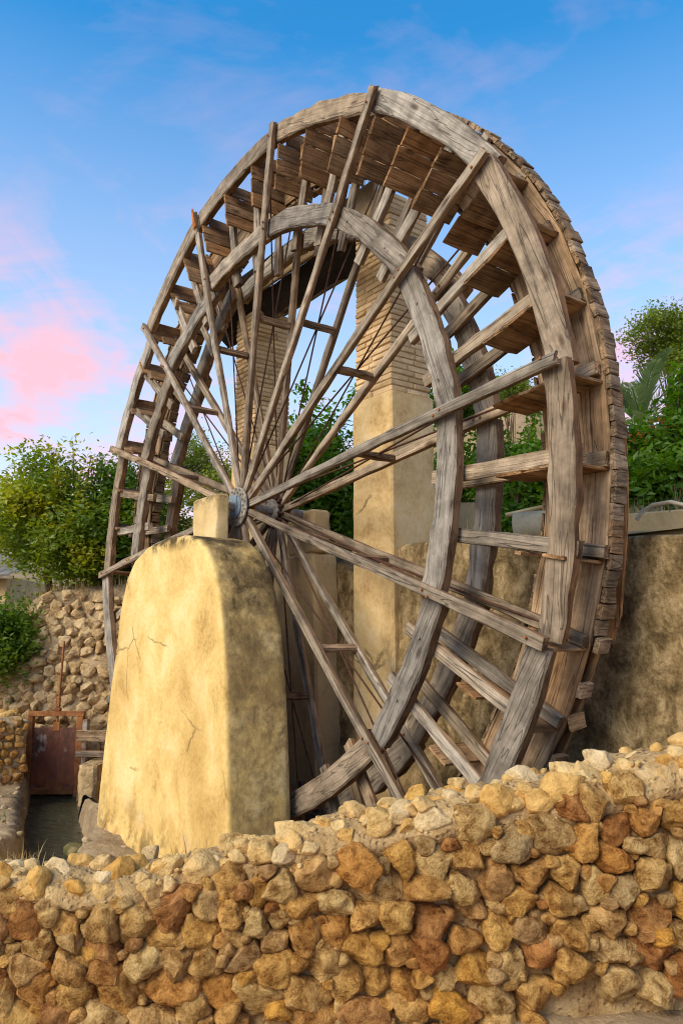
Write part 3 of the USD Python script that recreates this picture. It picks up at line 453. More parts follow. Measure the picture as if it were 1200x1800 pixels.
# paddles: arms and planks
for j in range(42):
    a = A0 - j * 2 * math.pi / 42; deg = (math.degrees(a) + 180) % 360 - 180; main = j % 3 == 0
    da = rw.normal(0, .006)
    if not main:
        L, r0 = 1.36, 2.70 + rw.normal(0, .02)
        if not (deg > 168 or deg < -150) or rw.random() < 1:
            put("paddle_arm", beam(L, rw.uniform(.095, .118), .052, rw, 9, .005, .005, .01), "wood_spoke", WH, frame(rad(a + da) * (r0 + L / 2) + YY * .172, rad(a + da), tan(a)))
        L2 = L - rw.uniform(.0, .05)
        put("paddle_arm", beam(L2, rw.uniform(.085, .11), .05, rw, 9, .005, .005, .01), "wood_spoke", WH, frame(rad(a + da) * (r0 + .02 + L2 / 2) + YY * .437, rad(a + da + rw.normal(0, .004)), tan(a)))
    # planks lie on the clockwise side of the arms
    if deg > 118 or deg < -155: rows = [(3.78, 4.03)] if deg > -185 else []
    elif deg > 96: rows = [(3.44, 3.60), (3.605, 3.73), (3.735, 3.86), (3.87, 4.03)]
    elif deg > 36: rows = [(3.36, 3.53), (3.535, 3.70), (3.708, 3.862), (3.87, 4.04)]
    elif deg > -9: rows = [(3.37, 3.60), (3.604, 3.835), (3.84, 4.04)]
    elif deg > -22: rows = [(3.86, 4.04), (3.62, 3.68)]
    elif deg > -60: rows = [(3.40, 3.60), (3.85, 4.03)] if j % 3 else [(3.84, 4.03)]
    else: rows = [(3.45, 3.7)] if j % 2 else []
    tilt0 = rw.normal(0, .03)
    if 118 < deg: tilt0 = -.5 + rw.normal(0, .25)
    for i, (ra, rb) in enumerate(rows):
        Lp = .40 + rw.uniform(-.015, .05) if deg > 118 or deg < -9 else .36 + rw.uniform(-.01, .02)
        yc = .305 + rw.normal(0, .006)
        if 36 < deg < 118:
            y0_ = (.04 if rb < 3.87 else .142) + rw.uniform(0, .012); y1_ = .475 + rw.uniform(0, .06) * (deg > 70); Lp, yc = y1_ - y0_, (y0_ + y1_) / 2
        t = tilt0 + rw.normal(0, .012); rd = rad(a + da); tg = tan(a + da)
        if 118 < deg < 165:
            rows_extra = (3.55, 3.72)
        c = rd * ((ra + rb) / 2) - tg * (.068 + rw.normal(0, .003)) + YY * yc
        put("paddle_plank", beam(Lp, rb - ra, .024, rw, 6, .003, .003, .005, rag=.006), "wood_brown", WH, frame(c, YY + rd * rw.normal(0, .012), rd * math.cos(t) + tg * math.sin(t)))
    if 118 < deg < 168:
        c = rad(a) * 3.60 - tan(a) * .075 + YY * .30
        put("paddle_plank", beam(.36, .15, .022, rw, 6, .003, .003, .008, rag=.012), "wood_brown", WH, frame(c, YY + rad(a) * rw.normal(0, .03), rad(a) * .95 + tan(a) * rw.normal(-.2, .2)))
# the bucket rim at the back: front boards, closing blocks outside and inside, back boards
for j in range(42):
    a = A0 - (j + .5) * 2 * math.pi / 42; deg = (math.degrees(a) + 180) % 360 - 180
    w1 = rw.uniform(.24, .30); L = 2 * 4.0 * math.tan(math.pi / 42)
    for ra, rb in ((3.52, 4.05 - w1 - .008), (4.05 - w1, 4.05)):
        Lq = 2 * (ra + rb) / 2 * math.tan(math.pi / 42) * 1.0 + .02; tilt = rw.normal(0, .006)
        put("rim_board", beam(Lq, rb - ra, .026, rw, 6, .003, .003, .004, rag=.004), "wood_tan", WH, frame(rad(a) * (ra + rb) / 2 + YY * (.485 + .004 * (j % 2) + rw.normal(0, .001)), -tan(a) + rad(a) * tilt, rad(a)))
    if j % 3 == 0:
        aa = A0 - (j + 1.5) * 2 * math.pi / 42
        ring_segment(aa, 3.50, 3.85, .590, .612, "back_board", "wood_brown", curved=1.0, n=6)
nb = 236
for i in range(nb):
    a = A0 - (i + .5) * 2 * math.pi / nb; deg = (math.degrees(a) + 180) % 360 - 180
    w = 2 * math.pi * 4.085 / nb * rw.uniform(.86, 1.0); L = .118 + rw.normal(0, .008); tx = rw.normal(0, .018); dr = rw.normal(0, .004); rr_ = rw.normal(0, .05)
    if -31 < deg < -19:
        if rw.random() < .33: continue
        dr += rw.uniform(-.01, .04); tx += rw.normal(0, .16); rr_ = rw.normal(0, .22)
    elif rw.random() < .02: continue
    X = YY + tan(a) * tx; c = rad(a) * (4.085 + dr) + YY * (.465 + L / 2 + rw.normal(0, .004))
    put("closing_block", beam(L, w, rw.uniform(.03, .046), rw, 2, .003, .002, .004, rag=.006), "wood_block", WH, frame(c, X, tan(a) + rad(a) * rr_), smooth=False)
ni = 150
for i in range(ni):
    a = A0 - (i + .5) * 2 * math.pi / ni
    w = 2 * math.pi * 3.5 / ni * rw.uniform(.82, 1.0); L = .10 + abs(rw.normal(0, .028))
    put("inner_slat", beam(L, w, .022, rw, 2, .003, .002, .004, rag=.006), "wood_block", WH, frame(rad(a) * (3.49 + rw.normal(0, .006)) + YY * (.502 + L / 2), YY + tan(a) * rw.normal(0, .02), tan(a)), smooth=False)
# hub
ax = tube([(0, y, 0) for y in np.linspace(-.22, .98, 6)], .046, 16); put("axle", ax, "hub_iron", WH, smooth=40)
def hub_plate(y, r, t, m): return put("hub_plate", disc(r, t, 40), m, WH, frame((0, y, 0), (1, 0, 0), (0, 0, 1)), smooth=40)
h1 = hub_plate(-.055, .205, .022, "hub_iron"); put("boss", disc(.115, .02, 24), "hub_blue", h1, frame((0, -.075, 0), (1, 0, 0), (0, 0, 1)), smooth=40)
put("cover_plate", box(-.10, .055, -.004, .004, -.09, .12, .003), "hub_blue", h1, frame((0, -.09, 0), (1, 0, 0), (0, 1, 0)), smooth=False)
for i in range(28):
    b = i * 2 * math.pi / 28; rr_ = .185 if i % 2 else .15
    put("rivet", disc(.0105, .022, 8, .004), "hub_iron", h1, frame((rr_ * math.cos(b), -.07, rr_ * math.sin(b)), (1, 0, 0), (0, 0, 1)), smooth=False)
hub_plate(.052, .19, .02, "rust"); h2 = hub_plate(.365, .125, .03, "hub_iron"); hub_plate(.475, .19, .02, "rust")
for i in range(14):
    b = ang(i) + .1; put("rod_end", tube([rad(b) * .10 + YY * .36, rad(b) * .19 + YY * .385], .014, 7), "iron_rod", h2, smooth=False)

# ---------------------------------------------------------------- stones for the walls
_ico = {}
def ico(sub):
    if sub not in _ico: m = trimesh.creation.icosphere(sub); _ico[sub] = (np.array(m.vertices), np.array(m.faces))
    return _ico[sub]
def stone(H, depth, r, sub=3, facets=7, rough=.06, bulge=.7, fill=1.0):
    """H: half-planes (n, 3) nx, nz, c around the centre of the cell; local x right, y out of the wall, z up"""
    v, f = ico(sub); th = np.arctan2(v[:, 2], v[:, 0]); m = np.hypot(v[:, 0], v[:, 2]); d = np.stack([np.cos(th), np.sin(th)], 1)
    q = d @ H[:, :2].T / H[:, 2][None]; Rm = 1 / np.maximum(q.max(1), 1e-3); Rs = np.clip(q, 1e-3, None); Rs = (Rs ** 8).sum(1) ** (-1 / 8); Rr = .55 * Rm + .45 * Rs
    size = float(np.median(Rr)); P = np.column_stack([d[:, 0] * Rr * m ** .5, depth * np.sign(v[:, 1]) * np.abs(v[:, 1]) ** bulge, d[:, 1] * Rr * m ** .5])
    for k_ in range(facets):                                           # broken faces, mostly towards the front
        n = r.normal(0, 1, 3); n[1] = abs(n[1]) * .8 + .35; n /= np.linalg.norm(n); s = P @ n; c = s.max() * r.uniform(.60, .86); k = s > c; P[k] -= np.outer((s[k] - c) * .95, n)
    fr = (v[:, 1] > .12); w2 = np.hypot(P[:, 0], P[:, 2]) / Rm; bins = ((th + math.pi) / 6.2832 * 16).astype(int) % 16; mx = np.array([w2[fr & (bins == b)].max() for b in range(16)]); P[:, [0, 2]] *= np.clip(1.0 / np.median(mx), .9, 1.45) * fill
    o = r.uniform(0, 50, 3)
    g = fbm(P / size * 1.3 + o, 3, 1) * size * rough * 3 + fbm(P / size * 4 + o, 2, 2) * size * rough * 1.3 + np.abs(fbm(P / size * 7 + o, 2, 4)) * size * rough * .9
    return P + v * g[:, None], f
def cells(x0, x1, z0, z1, rowh, wid, r, verts=False):
    S, z = [], z0 - rowh
    while z < z1 + rowh:
        h = rowh * r.uniform(.75, 1.3); x = x0 - wid * 2 + r.uniform(0, wid)
        while x < x1 + 2 * wid:
            w = wid * r.choice([.55, .8, 1, 1.2, 1.55], p=[.2, .25, .25, .2, .1]); S.append((x + w / 2, z + h / 2 + r.normal(0, h * .2))); x += w
        z += h
    S = np.array(S); V = Voronoi(S); out = []
    for i, reg in enumerate(V.point_region):
        g = V.regions[reg]
        if -1 in g or len(g) < 3: continue
        poly = V.vertices[g]; c = poly.mean(0)
        if not (x0 < c[0] < x1 and z0 < c[1] < z1): continue
        q = poly - c; o = np.argsort(np.arctan2(q[:, 1], q[:, 0])); q = q[o]; e = np.roll(q, -1, 0) - q; nn = np.column_stack([e[:, 1], -e[:, 0]]); ln = np.linalg.norm(nn, axis=1); ok = ln > 1e-4; nn, q = nn[ok] / ln[ok, None], q[ok]
        cc = (nn * q).sum(1); cc = np.maximum(cc, .02)
        out.append((c, np.column_stack([nn, cc])))
    if verts: return out, V.vertices[((V.vertices > [x0, z0]) & (V.vertices < [x1, z1])).all(1)]
    return out
# the fieldstone wall in front
FD = 4.0
fg_top = lambda s: np.interp(s, [-3.2, -1.71, -1.14, -.85, -.57, 0, .57, 1.14, 1.71, 3.2], [-2.49, -2.475, -2.48, -2.46, -2.39, -2.24, -2.115, -2.02, -1.905, -1.62])
FW = thing("fieldstone_wall", wall_point(FD + .22, 0, -3.3), "low wall of ochre and rust coloured fieldstones in the foreground", "stone wall")
r = np.random.default_rng(23)
ns = 300; ss = np.linspace(-2.75, 2.75, ns)
profile = [(0.0, z) for z in np.linspace(0, .93, 34)] + [(.03, .965), (.07, .99), (.13, 1.0), (.20, 1.005), (.27, 1.005), (.34, 1.0), (.40, .985), (.44, .95), (.46, .8), (.47, .4), (.47, 0)]
V = []
for dd, t in profile:
    zt = fg_top(ss); zb = -3.6; z = zb + (zt - zb) * t
    V.append(np.stack([CAM[0] + FH[0] * (FD + dd) + RGT[0] * ss, CAM[1] + FH[1] * (FD + dd) + RGT[1] * ss, z], -1))
V = np.array(V); Nn = np.array([-FH if dd < .02 else (np.array([0, 0, 1.0]) if dd < .42 else FH) for dd, t in profile])
topk = np.array([1.0 if (t > .9 and dd < .45) else .45 for dd, t in profile])[:, None]
D = fbm(V * 5, 4, 71) * .14 * topk - .035 * (topk < .9)  + fbm(V * 16, 3, 72) * .05
V = V + Nn[:, None, :] * D[..., None]
Mf = np.eye(4); Mf[:3, 3] = wall_point(FD + .22, 0, -2.7)
put("mortar_core", (V.reshape(-1, 3) - Mf[:3, 3], grid_faces(*V.shape[:2])[:, ::-1]), "lime_mortar", FW, Mf, smooth=True)
slope = lambda s: (fg_top(s) + 2.24)
nst = 0
fgc, fgv = cells(-2.3, 2.3, -3.38, -2.12, .125, .178, r, True)
for c, H in fgc:
    s, z0 = c; fade = .35 + .65 * np.clip((z0 + 3.3) / 1.1, 0, 1); z = z0 + slope(s) * fade
    if z > fg_top(s) - .075 or z < -3.5: continue
    if s > 1.0 and z < -3.02 + .2 * (s - 1.0) and r.random() < .45: continue            # earth slumped over the foot at the right
    if r.random() < .02: continue
    H = H.copy(); H[:, 2] = np.maximum(H[:, 2] - r.uniform(-.003, .006), .02)
    P, f = stone(H, r.uniform(.055, .085), r, 3, 8, .12, bulge=.55, fill=1.03)
    M = frame(wall_point(FD - .005 + r.normal(0, .014), s, z), RGT, -FH); a = r.normal(0, .05); M[:3, :3] = M[:3, :3] @ trimesh.transformations.rotation_matrix(a + math.atan(.12), [0, 1, 0])[:3, :3].T
    put("stone", (P, f), "field_stone", FW, M, smooth=26); nst += 1
for c in fgv[r.random(len(fgv)) < .62]:                                 # small stones wedged between the big ones
    s, z0 = c; fade = .35 + .65 * np.clip((z0 + 3.3) / 1.1, 0, 1); z = z0 + slope(s) * fade; w = r.uniform(.022, .042)
    if z > fg_top(s) - .05 or (s > .8 and z < -3.0 + .2 * (s - .8)) or abs(s) > 2.1 or z < -3.3: continue
    th = np.sort(r.uniform(0, 6.283, 5)); H = np.column_stack([np.cos(th), np.sin(th), w * r.uniform(.75, 1.2, 5)]); H = np.vstack([H, [[1, 0, w * 1.5], [-1, 0, w * 1.5], [0, 1, w], [0, -1, w]]])
    P, f = stone(H, w * 1.2, r, 2, 5, .08); put("wedge_stone", (P, f), "field_stone", FW, frame(wall_point(FD - .015 + r.normal(0, .012), s, z), RGT, -FH), smooth=38)
for i in range(150):                                                  # stones bedded in the crumbling top
    s = -2.5 + 5.0 * (i + r.uniform(0, 1)) / 150; w = r.uniform(.028, .055) * (1.5 if r.random() < .25 else 1); n = 6
    th = np.sort(r.uniform(0, 6.283, n)); H = np.column_stack([np.cos(th), np.sin(th), w * r.uniform(.75, 1.2, n)]); H = np.vstack([H, [[1, 0, w * 1.5], [-1, 0, w * 1.5], [0, 1, w], [0, -1, w]]])
    P, f = stone(H, w * r.uniform(.6, .9), r, 3, 6, .09)
    dd = r.choice([.02, .05, .12, .22, .32], p=[.3, .25, .2, .15, .1]); z = fg_top(s) + (-.05 if dd < .04 else .0) + r.normal(0, .012)
    M = frame(wall_point(FD + dd, s, z), RGT + FH * r.normal(0, .4), -FH + np.array([0, 0, r.uniform(0, 1.2)])); put("cap_stone", (P, f), "cap_stone", FW, M, smooth=38)
pe = []
for i in range(420):
    s = r.uniform(-2.6, 2.6); dd = r.uniform(-.01, .40); w = r.uniform(.006, .02); v, f = ico(1); P = v * w * r.uniform(.6, 1.1, 3) + v * r.normal(0, w * .1, (len(v), 1))
    z = fg_top(s) + r.uniform(-.03, .012) * (1 if dd > .05 else 0) - (r.uniform(0, .16) if dd < .05 else 0); pe.append(trimesh.Trimesh(P + wall_point(FD + dd - .01, s, z) - Mf[:3, 3], f, process=False))
put("pebble", join(pe), "cap_stone", FW, Mf, smooth=False, kind="stuff")

# rubble bank behind the gate
RD = 12.7
RB = thing("rubble_wall", wall_point(RD, -4.2, -3.6), "leaning bank of rounded rubble stones behind the sluice gate", "stone wall")
def top_rb(s): return np.interp(s, [-6.2, -5.15, -4.9, -4.2, -3.4, -2.0], [-1.2, -.80, -.62, -.52, -.46, -.46])
def lean_rb(z): return np.interp(z, [-3.8, -.5], [-.35, .30])
ss = np.linspace(-7.0, -1.4, 120); tt = np.linspace(0, 1, 50); V = []
for t in list(tt) + [1.01, 1.02, 1.03]:
    zt = top_rb(ss); z = -4.0 + (zt + 4.0) * min(t, 1); ex = {1.01: .15, 1.02: .5, 1.03: 1.2}.get(t, 0)
    dd = RD + lean_rb(z) + ex + .9 * np.clip((-4.75 - ss) / 1.2, 0, 2) ** 1.5
    V.append(np.stack([CAM[0] + FH[0] * dd + RGT[0] * ss, CAM[1] + FH[1] * dd + RGT[1] * ss, z + (.05 if t > 1 else 0)], -1))
V = np.array(V); V += (-FH)[None, None] * (fbm(V * 2.2, 5, 81) * .35)[..., None]
Mr = np.eye(4); Mr[:3, 3] = wall_point(RD, -4.2, -2)
put("earth_core", (V.reshape(-1, 3) - Mr[:3, 3], grid_faces(*V.shape[:2])[:, ::-1]), "rubble_mortar", RB, Mr, smooth=True)
for c, H in cells(-5.9, -2.9, -3.2, -.4, .15, .215, r):
    s, z = c
    if z > top_rb(s) - .05 or r.random() < .04: continue
    H = H.copy(); H[:, 2] = np.maximum(H[:, 2] * r.uniform(.85, 1.05), .04); P, f = stone(H, r.uniform(.08, .15), r, 3, 6, .17, fill=1.10)
    dd = RD + lean_rb(z) + .9 * max((-4.75 - s) / 1.2, 0) ** 1.5
    put("stone", (P, f), "rubble_stone", RB, frame(wall_point(dd + r.uniform(-.05, .05), s, z), RGT, -FH + np.array([0, 0, .2])), smooth=45)
lo = []
for i in range(110):
    q0 = np.array([r.uniform(-5.2, .6), r.uniform(-2.6, -.75)]); dch = ch_dist(q0[None])[0]
    if dch < .30: continue
    zz = float(ground_z(np.array([q0[0]]), np.array([q0[1]]))[0]); w = r.uniform(.015, .04); n = 6; th = np.sort(r.uniform(0, 6.283, n)); H = np.column_stack([np.cos(th), np.sin(th), w * r.uniform(.75, 1.2, n)]); H = np.vstack([H, [[1, 0, w * 1.4], [-1, 0, w * 1.4], [0, 1, w], [0, -1, w]]])
    P, f = stone(H, w * .7, r, 2, 4, .1); lo.append(trimesh.Trimesh(P[:, [0, 2, 1]] + [q0[0], q0[1], zz], f[:, ::-1], process=False))
put("loose_stones", join(lo), "rubble_mortar", smooth=False, kind="stuff", label="loose stones scattered over the earth beside the water", cat="stones")
# masonry of small stones on the left bank of the race
LW = thing("channel_wall", (-5.3, -.95, -4), "square end of small rounded stones on the left bank beside the gate", "stone wall")
lx1 = -4.62; base_l = np.array([-5.2, -1.3, -3.2]); Ml = np.eye(4); Ml[:3, 3] = base_l
m_ = box(-5.75, lx1, -2.4, -.72, -4.3, -2.40, .05, r, 5, .02); v, f = shell(m_, .10, 91, 4, 3.5); put("mortar_core", (v - base_l, f), "rubble_mortar", LW, Ml, smooth=True)
for c, H in cells(-2.3, -.74, -3.75, -2.42, .10, .13, r):
    y, z = c; H = H.copy(); H[:, 2] = np.maximum(H[:, 2] - .006, .015); P, f = stone(H, .05, r, 2, 3, .06)
    put("stone", (P, f), "field_stone", LW, frame((lx1 + .01 + r.normal(0, .01), y, z), (0, 1, 0), (1, 0, 0)), smooth=45)
for i in range(26):
    w = r.uniform(.05, .09); th = np.sort(r.uniform(0, 6.283, 6)); H = np.column_stack([np.cos(th), np.sin(th), w * r.uniform(.75, 1.2, 6)]); H = np.vstack([H, [[1, 0, w * 1.4], [-1, 0, w * 1.4], [0, 1, w], [0, -1, w]]]); P, f = stone(H, w * .7, r, 2, 3)
    put("stone", (P, f), "cap_stone", LW, frame((r.uniform(-5.5, lx1 + .02), r.uniform(-2.2, -.72), -2.39), (1, r.normal(), 0), (0, 0, 1)), smooth=45)

# ---------------------------------------------------------------- sluice gate
gc = np.array([-5.25, -.125]); GX = np.array([.59, .807, 0]); GX /= np.linalg.norm(GX); GN = np.array([GX[1], -GX[0], 0])      # GN faces the camera
SG = thing("sluice_gate", (gc[0], gc[1], WATER_Z), "rust red steel sluice gate with flaking paint and a lifting screw", "sluice gate")
Mg = frame((gc[0], gc[1], WATER_Z), GX, -GN)                     # x right, y away, z up
put("gate_panel", box(-.34, .30, -.012, .012, .03, .98, .004).subdivide(), "gate_paint", SG, Mg, smooth=False)
put("panel_rib", box(-.34, .30, -.035, -.012, .03, .12, .004), "rust", SG, Mg, smooth=False)
put("frame_post", box(.305, .40, -.05, .06, -.3, 1.14, .006), "rust", SG, Mg, smooth=False)
put("frame_post", box(-.42, -.345, -.05, .06, -.3, 1.14, .006), "rust", SG, Mg, smooth=False)
put("frame_beam", box(-.42, .41, -.045, .05, 1.143, 1.215, .006), "rust", SG, Mg, smooth=False)
put("guide_post", box(.405, .47, -.07, .08, -.25, 1.10, .006), "flaked_paint", SG, Mg, smooth=False)
sc_ = [(-.0, 0, z) for z in np.linspace(.95, 2.25, 26)]
lead = np.array(sc_) + np.stack([np.linspace(0, .04, 26), 0 * np.arange(26), 0 * np.arange(26)], 1)
put("lifting_screw", tube(lead, .018, 8), "rust", SG, Mg, smooth=True)
put("screw_nut", box(-.045, .05, -.045, .045, 1.216, 1.27, .008), "rust", SG, Mg, smooth=False)
put("screw_collar", box(-.03, .035, -.03, .03, 1.272, 1.42, .01), "rust", SG, Mg, smooth=False)
put("lifting_bracket", box(-.05, .05, -.02, .02, .93, 1.06, .005), "rust", SG, Mg, smooth=False)
# kerb lump and mossy foot on the right bank, board behind
km = loft(np.array([np.column_stack([octa(-.10 + e, .16 - e, -1.0 + e, .35 - e, .05), np.full(8, z)]) for z, e in ((-.7, 0), (-.3, 0), (-.16, .0), (-.06, .02), (.0, .07))])); v, f = shell(km, .09, 101, 3, 4)
put("channel_kerb", (v, f), "rubble_stone", None, frame((-4.55, .20, WATER_Z - .16), (GX[0], GX[1], 0), (GN[0], GN[1], 0)), smooth=True, label="rounded stone kerb on the right bank just below the gate", cat="kerb")
put("board", beam(.9, .16, .03, r, 6, .003, .004, .004), "wood_tan", None, frame(wall_point(12.05, -3.42, -2.72), RGT, (0, 0, 1)), label="pale plank fixed across the bank right of the gate", cat="plank")
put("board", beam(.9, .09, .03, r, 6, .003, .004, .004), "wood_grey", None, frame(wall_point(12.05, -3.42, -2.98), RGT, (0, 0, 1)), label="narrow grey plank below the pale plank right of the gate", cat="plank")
su = [wall_point(6.6, -1.96, -3.42), wall_point(6.6, -1.95, -3.12), wall_point(6.6, -1.93, -3.10), wall_point(6.6, -1.87, -3.10), wall_point(6.6, -1.85, -3.12), wall_point(6.6, -1.85, -3.42)]
put("steel_bracket", tube(su, .008, 8), "steel", smooth=40, label="small bent steel hoop at the foot of the yellow pier", cat="hoop")

# ---------------------------------------------------------------- concrete works beyond the wall on the right
JB = thing("junction_box", (1.6, 2.2, -.6), "cream concrete chamber with sloping shoulders behind the right side of the wheel", "chamber")
jo = np.array([.85, 2.3, -.66]); jx = RGT; Mj = frame(jo, RGT, FH)
def jput(n, m): put(n, m, "concrete_pale", JB, Mj, smooth=False)
jput("chamber_body", loft(np.array([np.column_stack([octa(-.55 - e, .52 + e, .0, .7, .012 + c), np.full(8, z)]) for z, e, c in ((-.35, .0, .14), (.02, 0, .14), (.06, .03, .14), (.24, .03, .14), (.27, .0, .14), (.55, -.06, .12), (.80, -.14, .1))])))
jput("lid", loft(np.array([np.column_stack([octa(-.42, .36, .08, .62, .1), np.full(8, z)]) for z in (.803, .845)])))
pm_ = wall_point(8.98, 1.99, -.02)
a_, b_ = np.array([1.19, 2.78, -.10]), np.array([3.4, 4.1, -.02])
put("concrete_pipe", tube(np.array([a_ + (b_ - a_) * t for t in np.linspace(0, 1, 10)]), .155, 24), "concrete_grey", smooth=40, label="thick grey concrete pipe leaving the cream chamber to the right", cat="pipe")
put("rail", tube([wall_point(9.6, 2.0, .16), wall_point(9.4, 2.55, .26), wall_point(9.2, 3.0, .33)], .03, 8), "concrete_pale", smooth=40, label="thin pale rail behind the concrete pipe", cat="rail")
kb = [wall_point(6.15, 1.9, -.23), wall_point(5.9, 2.12, -.245), wall_point(5.35, 2.5, -.33), wall_point(4.6, 3.0, -.42)]
def strip(line, w, h, n=6):
    line = np.array(line); R = []
    T = np.gradient(line, axis=0); T[:, 2] = 0; T /= np.linalg.norm(T, axis=1)[:, None]; S = np.stack([-T[:, 1], T[:, 0], 0 * T[:, 0]], 1)
    for p, s in zip(line, S): R.append(np.array([p + s * u + np.array([0, 0, w_]) for u, w_ in octa(0, w, -h, 0, .012)]))
    return loft(np.array(R))
KB = np.linspace(0, 1, 9)
kl = np.stack([2.9 + 2.9 * KB, 1.75 - .12 * KB, -.30 - .18 * KB], 1)
put("concrete_kerb", strip(kl, .16, .26), "concrete_pale", smooth=40, label="pale concrete kerb running along the top of the dark wall at the right", cat="kerb")
kl2 = np.stack([2.9 + 2.9 * KB, 1.30 - .05 * KB, -.50 - .17 * KB], 1)
put("channel_slab", strip(kl2, .42, .10), "concrete_pale", smooth=40, label="flat pale slab between the dark wall and the kerb", cat="slab")
br = [(3.66, 1.32, -.46), (3.70, 1.34, -.40), (3.78, 1.35, -.36), (3.92, 1.36, -.355), (4.05, 1.36, -.40), (4.2, 1.34, -.48), (4.34, 1.32, -.56)]
put("dead_branch", tube(br, [.016, .018, .017, .016, .013, .011, .007], 8), "dead_wood", smooth=40, label="bleached curved dead branch lying on the slab at the right edge", cat="branch")
for lab, c, n, h in (("dry grass tuft beside the kerb, right of the wheel rim", (3.25, 1.95, -.42), 26, .30), ("taller dry grass tuft behind the kerb at the far right", (3.72, 1.95, -.45), 60, .36), ("dry grass tuft under the grey concrete pipe", (2.35, 1.75, -.52), 40, .22), ("dry stalks against the cream concrete chamber", (1.55, 1.75, -.52), 26, .42)):
    put("dry_grass_tuft", blades(np.array(c) + r.normal(0, .07, (n, 3)) * [1, 1, 0], h, r, .007, .4), "dry_grass", smooth=False, label=lab, cat="grass")

# ---------------------------------------------------------------- plants
def leaves(C, N, size, r, drop=.0):
    """one folded leaf per point C, facing about N"""
    n = len(C); d = r.normal(0, 1, (n, 3)); d[:, 2] = d[:, 2] * .6 - drop; d /= np.linalg.norm(d, axis=1)[:, None]
    nn = N + r.normal(0, .55, (n, 3)); nn -= d * (nn * d).sum(1)[:, None]; nn /= np.maximum(np.linalg.norm(nn, axis=1), 1e-6)[:, None]; s = np.cross(d, nn)
    L = size * r.uniform(.65, 1.25, n)[:, None]; W = L * .23; fold = nn * W * .35
    V = np.stack([C, C + d * L * .45 + s * W + fold, C + d * L, C + d * L * .45 - s * W + fold], 1)
    i = np.arange(n)[:, None] * 4; F = np.concatenate([i + [0, 1, 2], i + [0, 2, 3]])
    return V.reshape(-1, 3), F
def crown_points(c, rad3, nclump, per, sig, r, bias=.45, gap=.5):
    out, nor, cl = [], [], []
    k = 0; lobes = []
    for _ in range(11):
        u = r.normal(0, 1, 3); u /= np.linalg.norm(u); lobes.append((np.asarray(c) + u * r.uniform(.35, .8) * rad3, r.uniform(.28, .52)))
    while len(cl) < nclump and k < nclump * 20:
        k += 1; u = r.normal(0, 1, 3); u /= np.linalg.norm(u); q = u * r.random() ** bias
        lc, lr = lobes[r.integers(len(lobes))]; p = lc + q * rad3 * lr if r.random() < .8 else np.asarray(c) + q * rad3 * .8
        if meshkit.noise(np.array([p * 1.3]), 17)[0] < gap * .6: continue
        cl.append(p); w = r.normal(0, 1, (per, 3)) * sig * r.uniform(.7, 1.3); out.append(p + w); nor.append(np.tile(u * .8 + [0, 0, .55], (per, 1)))
    return np.vstack(out), np.vstack(nor), np.array(cl)
def tree(name, label, cat, c, rad3, look, nclump, per, sig, leaf, seed, trunk_r=.07, group=None, bias=.45, gap=.5, limbs=14, extra=None, base=None, look2=None):
    r = np.random.default_rng(seed); c = np.asarray(c, float); gz = float(upper_z(np.array([c[0]]), np.array([c[1]]))[0]) if base is None else base
    T = thing(name, (c[0], c[1], gz), label, cat, group); M = np.eye(4); M[:3, 3] = c
    C, Nn, cl = crown_points(c, np.asarray(rad3), nclump, per, sig, r, bias, gap); n0 = len(C)
    if extra is not None:
        for (q0, q1, n) in extra:
            q0, q1 = np.asarray(q0), np.asarray(q1); t = r.random(n)[:, None] ** .8; C = np.vstack([C, q0 + (q1 - q0) * t + r.normal(0, sig * .45, (n, 3))]); Nn = np.vstack([Nn, np.tile([0, 0, 1.0], (n, 1))])
    if look2:
        v, f = leaves(C[n0:], Nn[n0:], leaf, r); put("yellowed_sprays", (v - c, f), look2, T, M, smooth=False); C, Nn = C[:n0], Nn[:n0]
    ok = C[:, 2] > gz + .02; C, Nn = C[ok], Nn[ok]
    v, f = leaves(C, Nn, leaf, r); put("crown", (v - c, f), look, T, M, smooth=False)
    b = np.array([c[0], c[1], gz - .1]); top = c + [0, 0, rad3[2] * .25]; tr = [tube(np.array([b + (top - b) * t + [.05 * math.sin(3 * t + seed), .05 * math.cos(4 * t), 0] for t in np.linspace(0, 1, 7)]), trunk_r * np.linspace(1.15, .45, 7), 8)]
    for i in r.choice(len(cl), min(limbs, len(cl)), replace=False):
        s = b + (top - b) * r.uniform(.35, .95); e = cl[i]; mid = (s + e) / 2 + r.normal(0, .06, 3) + [0, 0, .05]; tr.append(tube(np.array([s, mid, e]), [trunk_r * .4, trunk_r * .25, trunk_r * .08], 6))
    if extra is not None:
        for (q0, q1, n) in extra: tr.append(tube(np.array([c, np.asarray(q0), np.asarray(q1)]), [trunk_r * .3, trunk_r * .2, trunk_r * .06], 5))
    m = join(tr); put("trunk", (np.array(m.vertices) - c, m.faces), "bark", T, M, smooth=40); return T
def px(u, v, d): return CAM + d * (FWD + RGT * (u - 600) / 1403.155 - UPV * (v - 900) / 1403.155)
tree("lemon_tree", "bushy lemon tree with yellowing upper twigs at the far left", "tree", px(88, 930, 13.6), (1.45, 1.45, 1.1), "leaf_lemon_tree", 640, 42, .13, .10, 1, look2="leaf_yellow", extra=[(px(110, 930, 13.1), px(100, 820, 13.1), 160), (px(150, 950, 13.0), px(140, 850, 13.1), 120), (px(60, 930, 13.1), px(75, 850, 13.1), 120), (px(105, 880, 13.6), px(90, 785, 13.5), 90), (px(130, 860, 13.6), px(128, 775, 13.7), 70), (px(80, 880, 13.6), px(60, 830, 13.6), 70), (px(150, 870, 13.4), px(160, 800, 13.4), 60), (px(60, 880, 13.4), px(35, 850, 13.4), 40)])
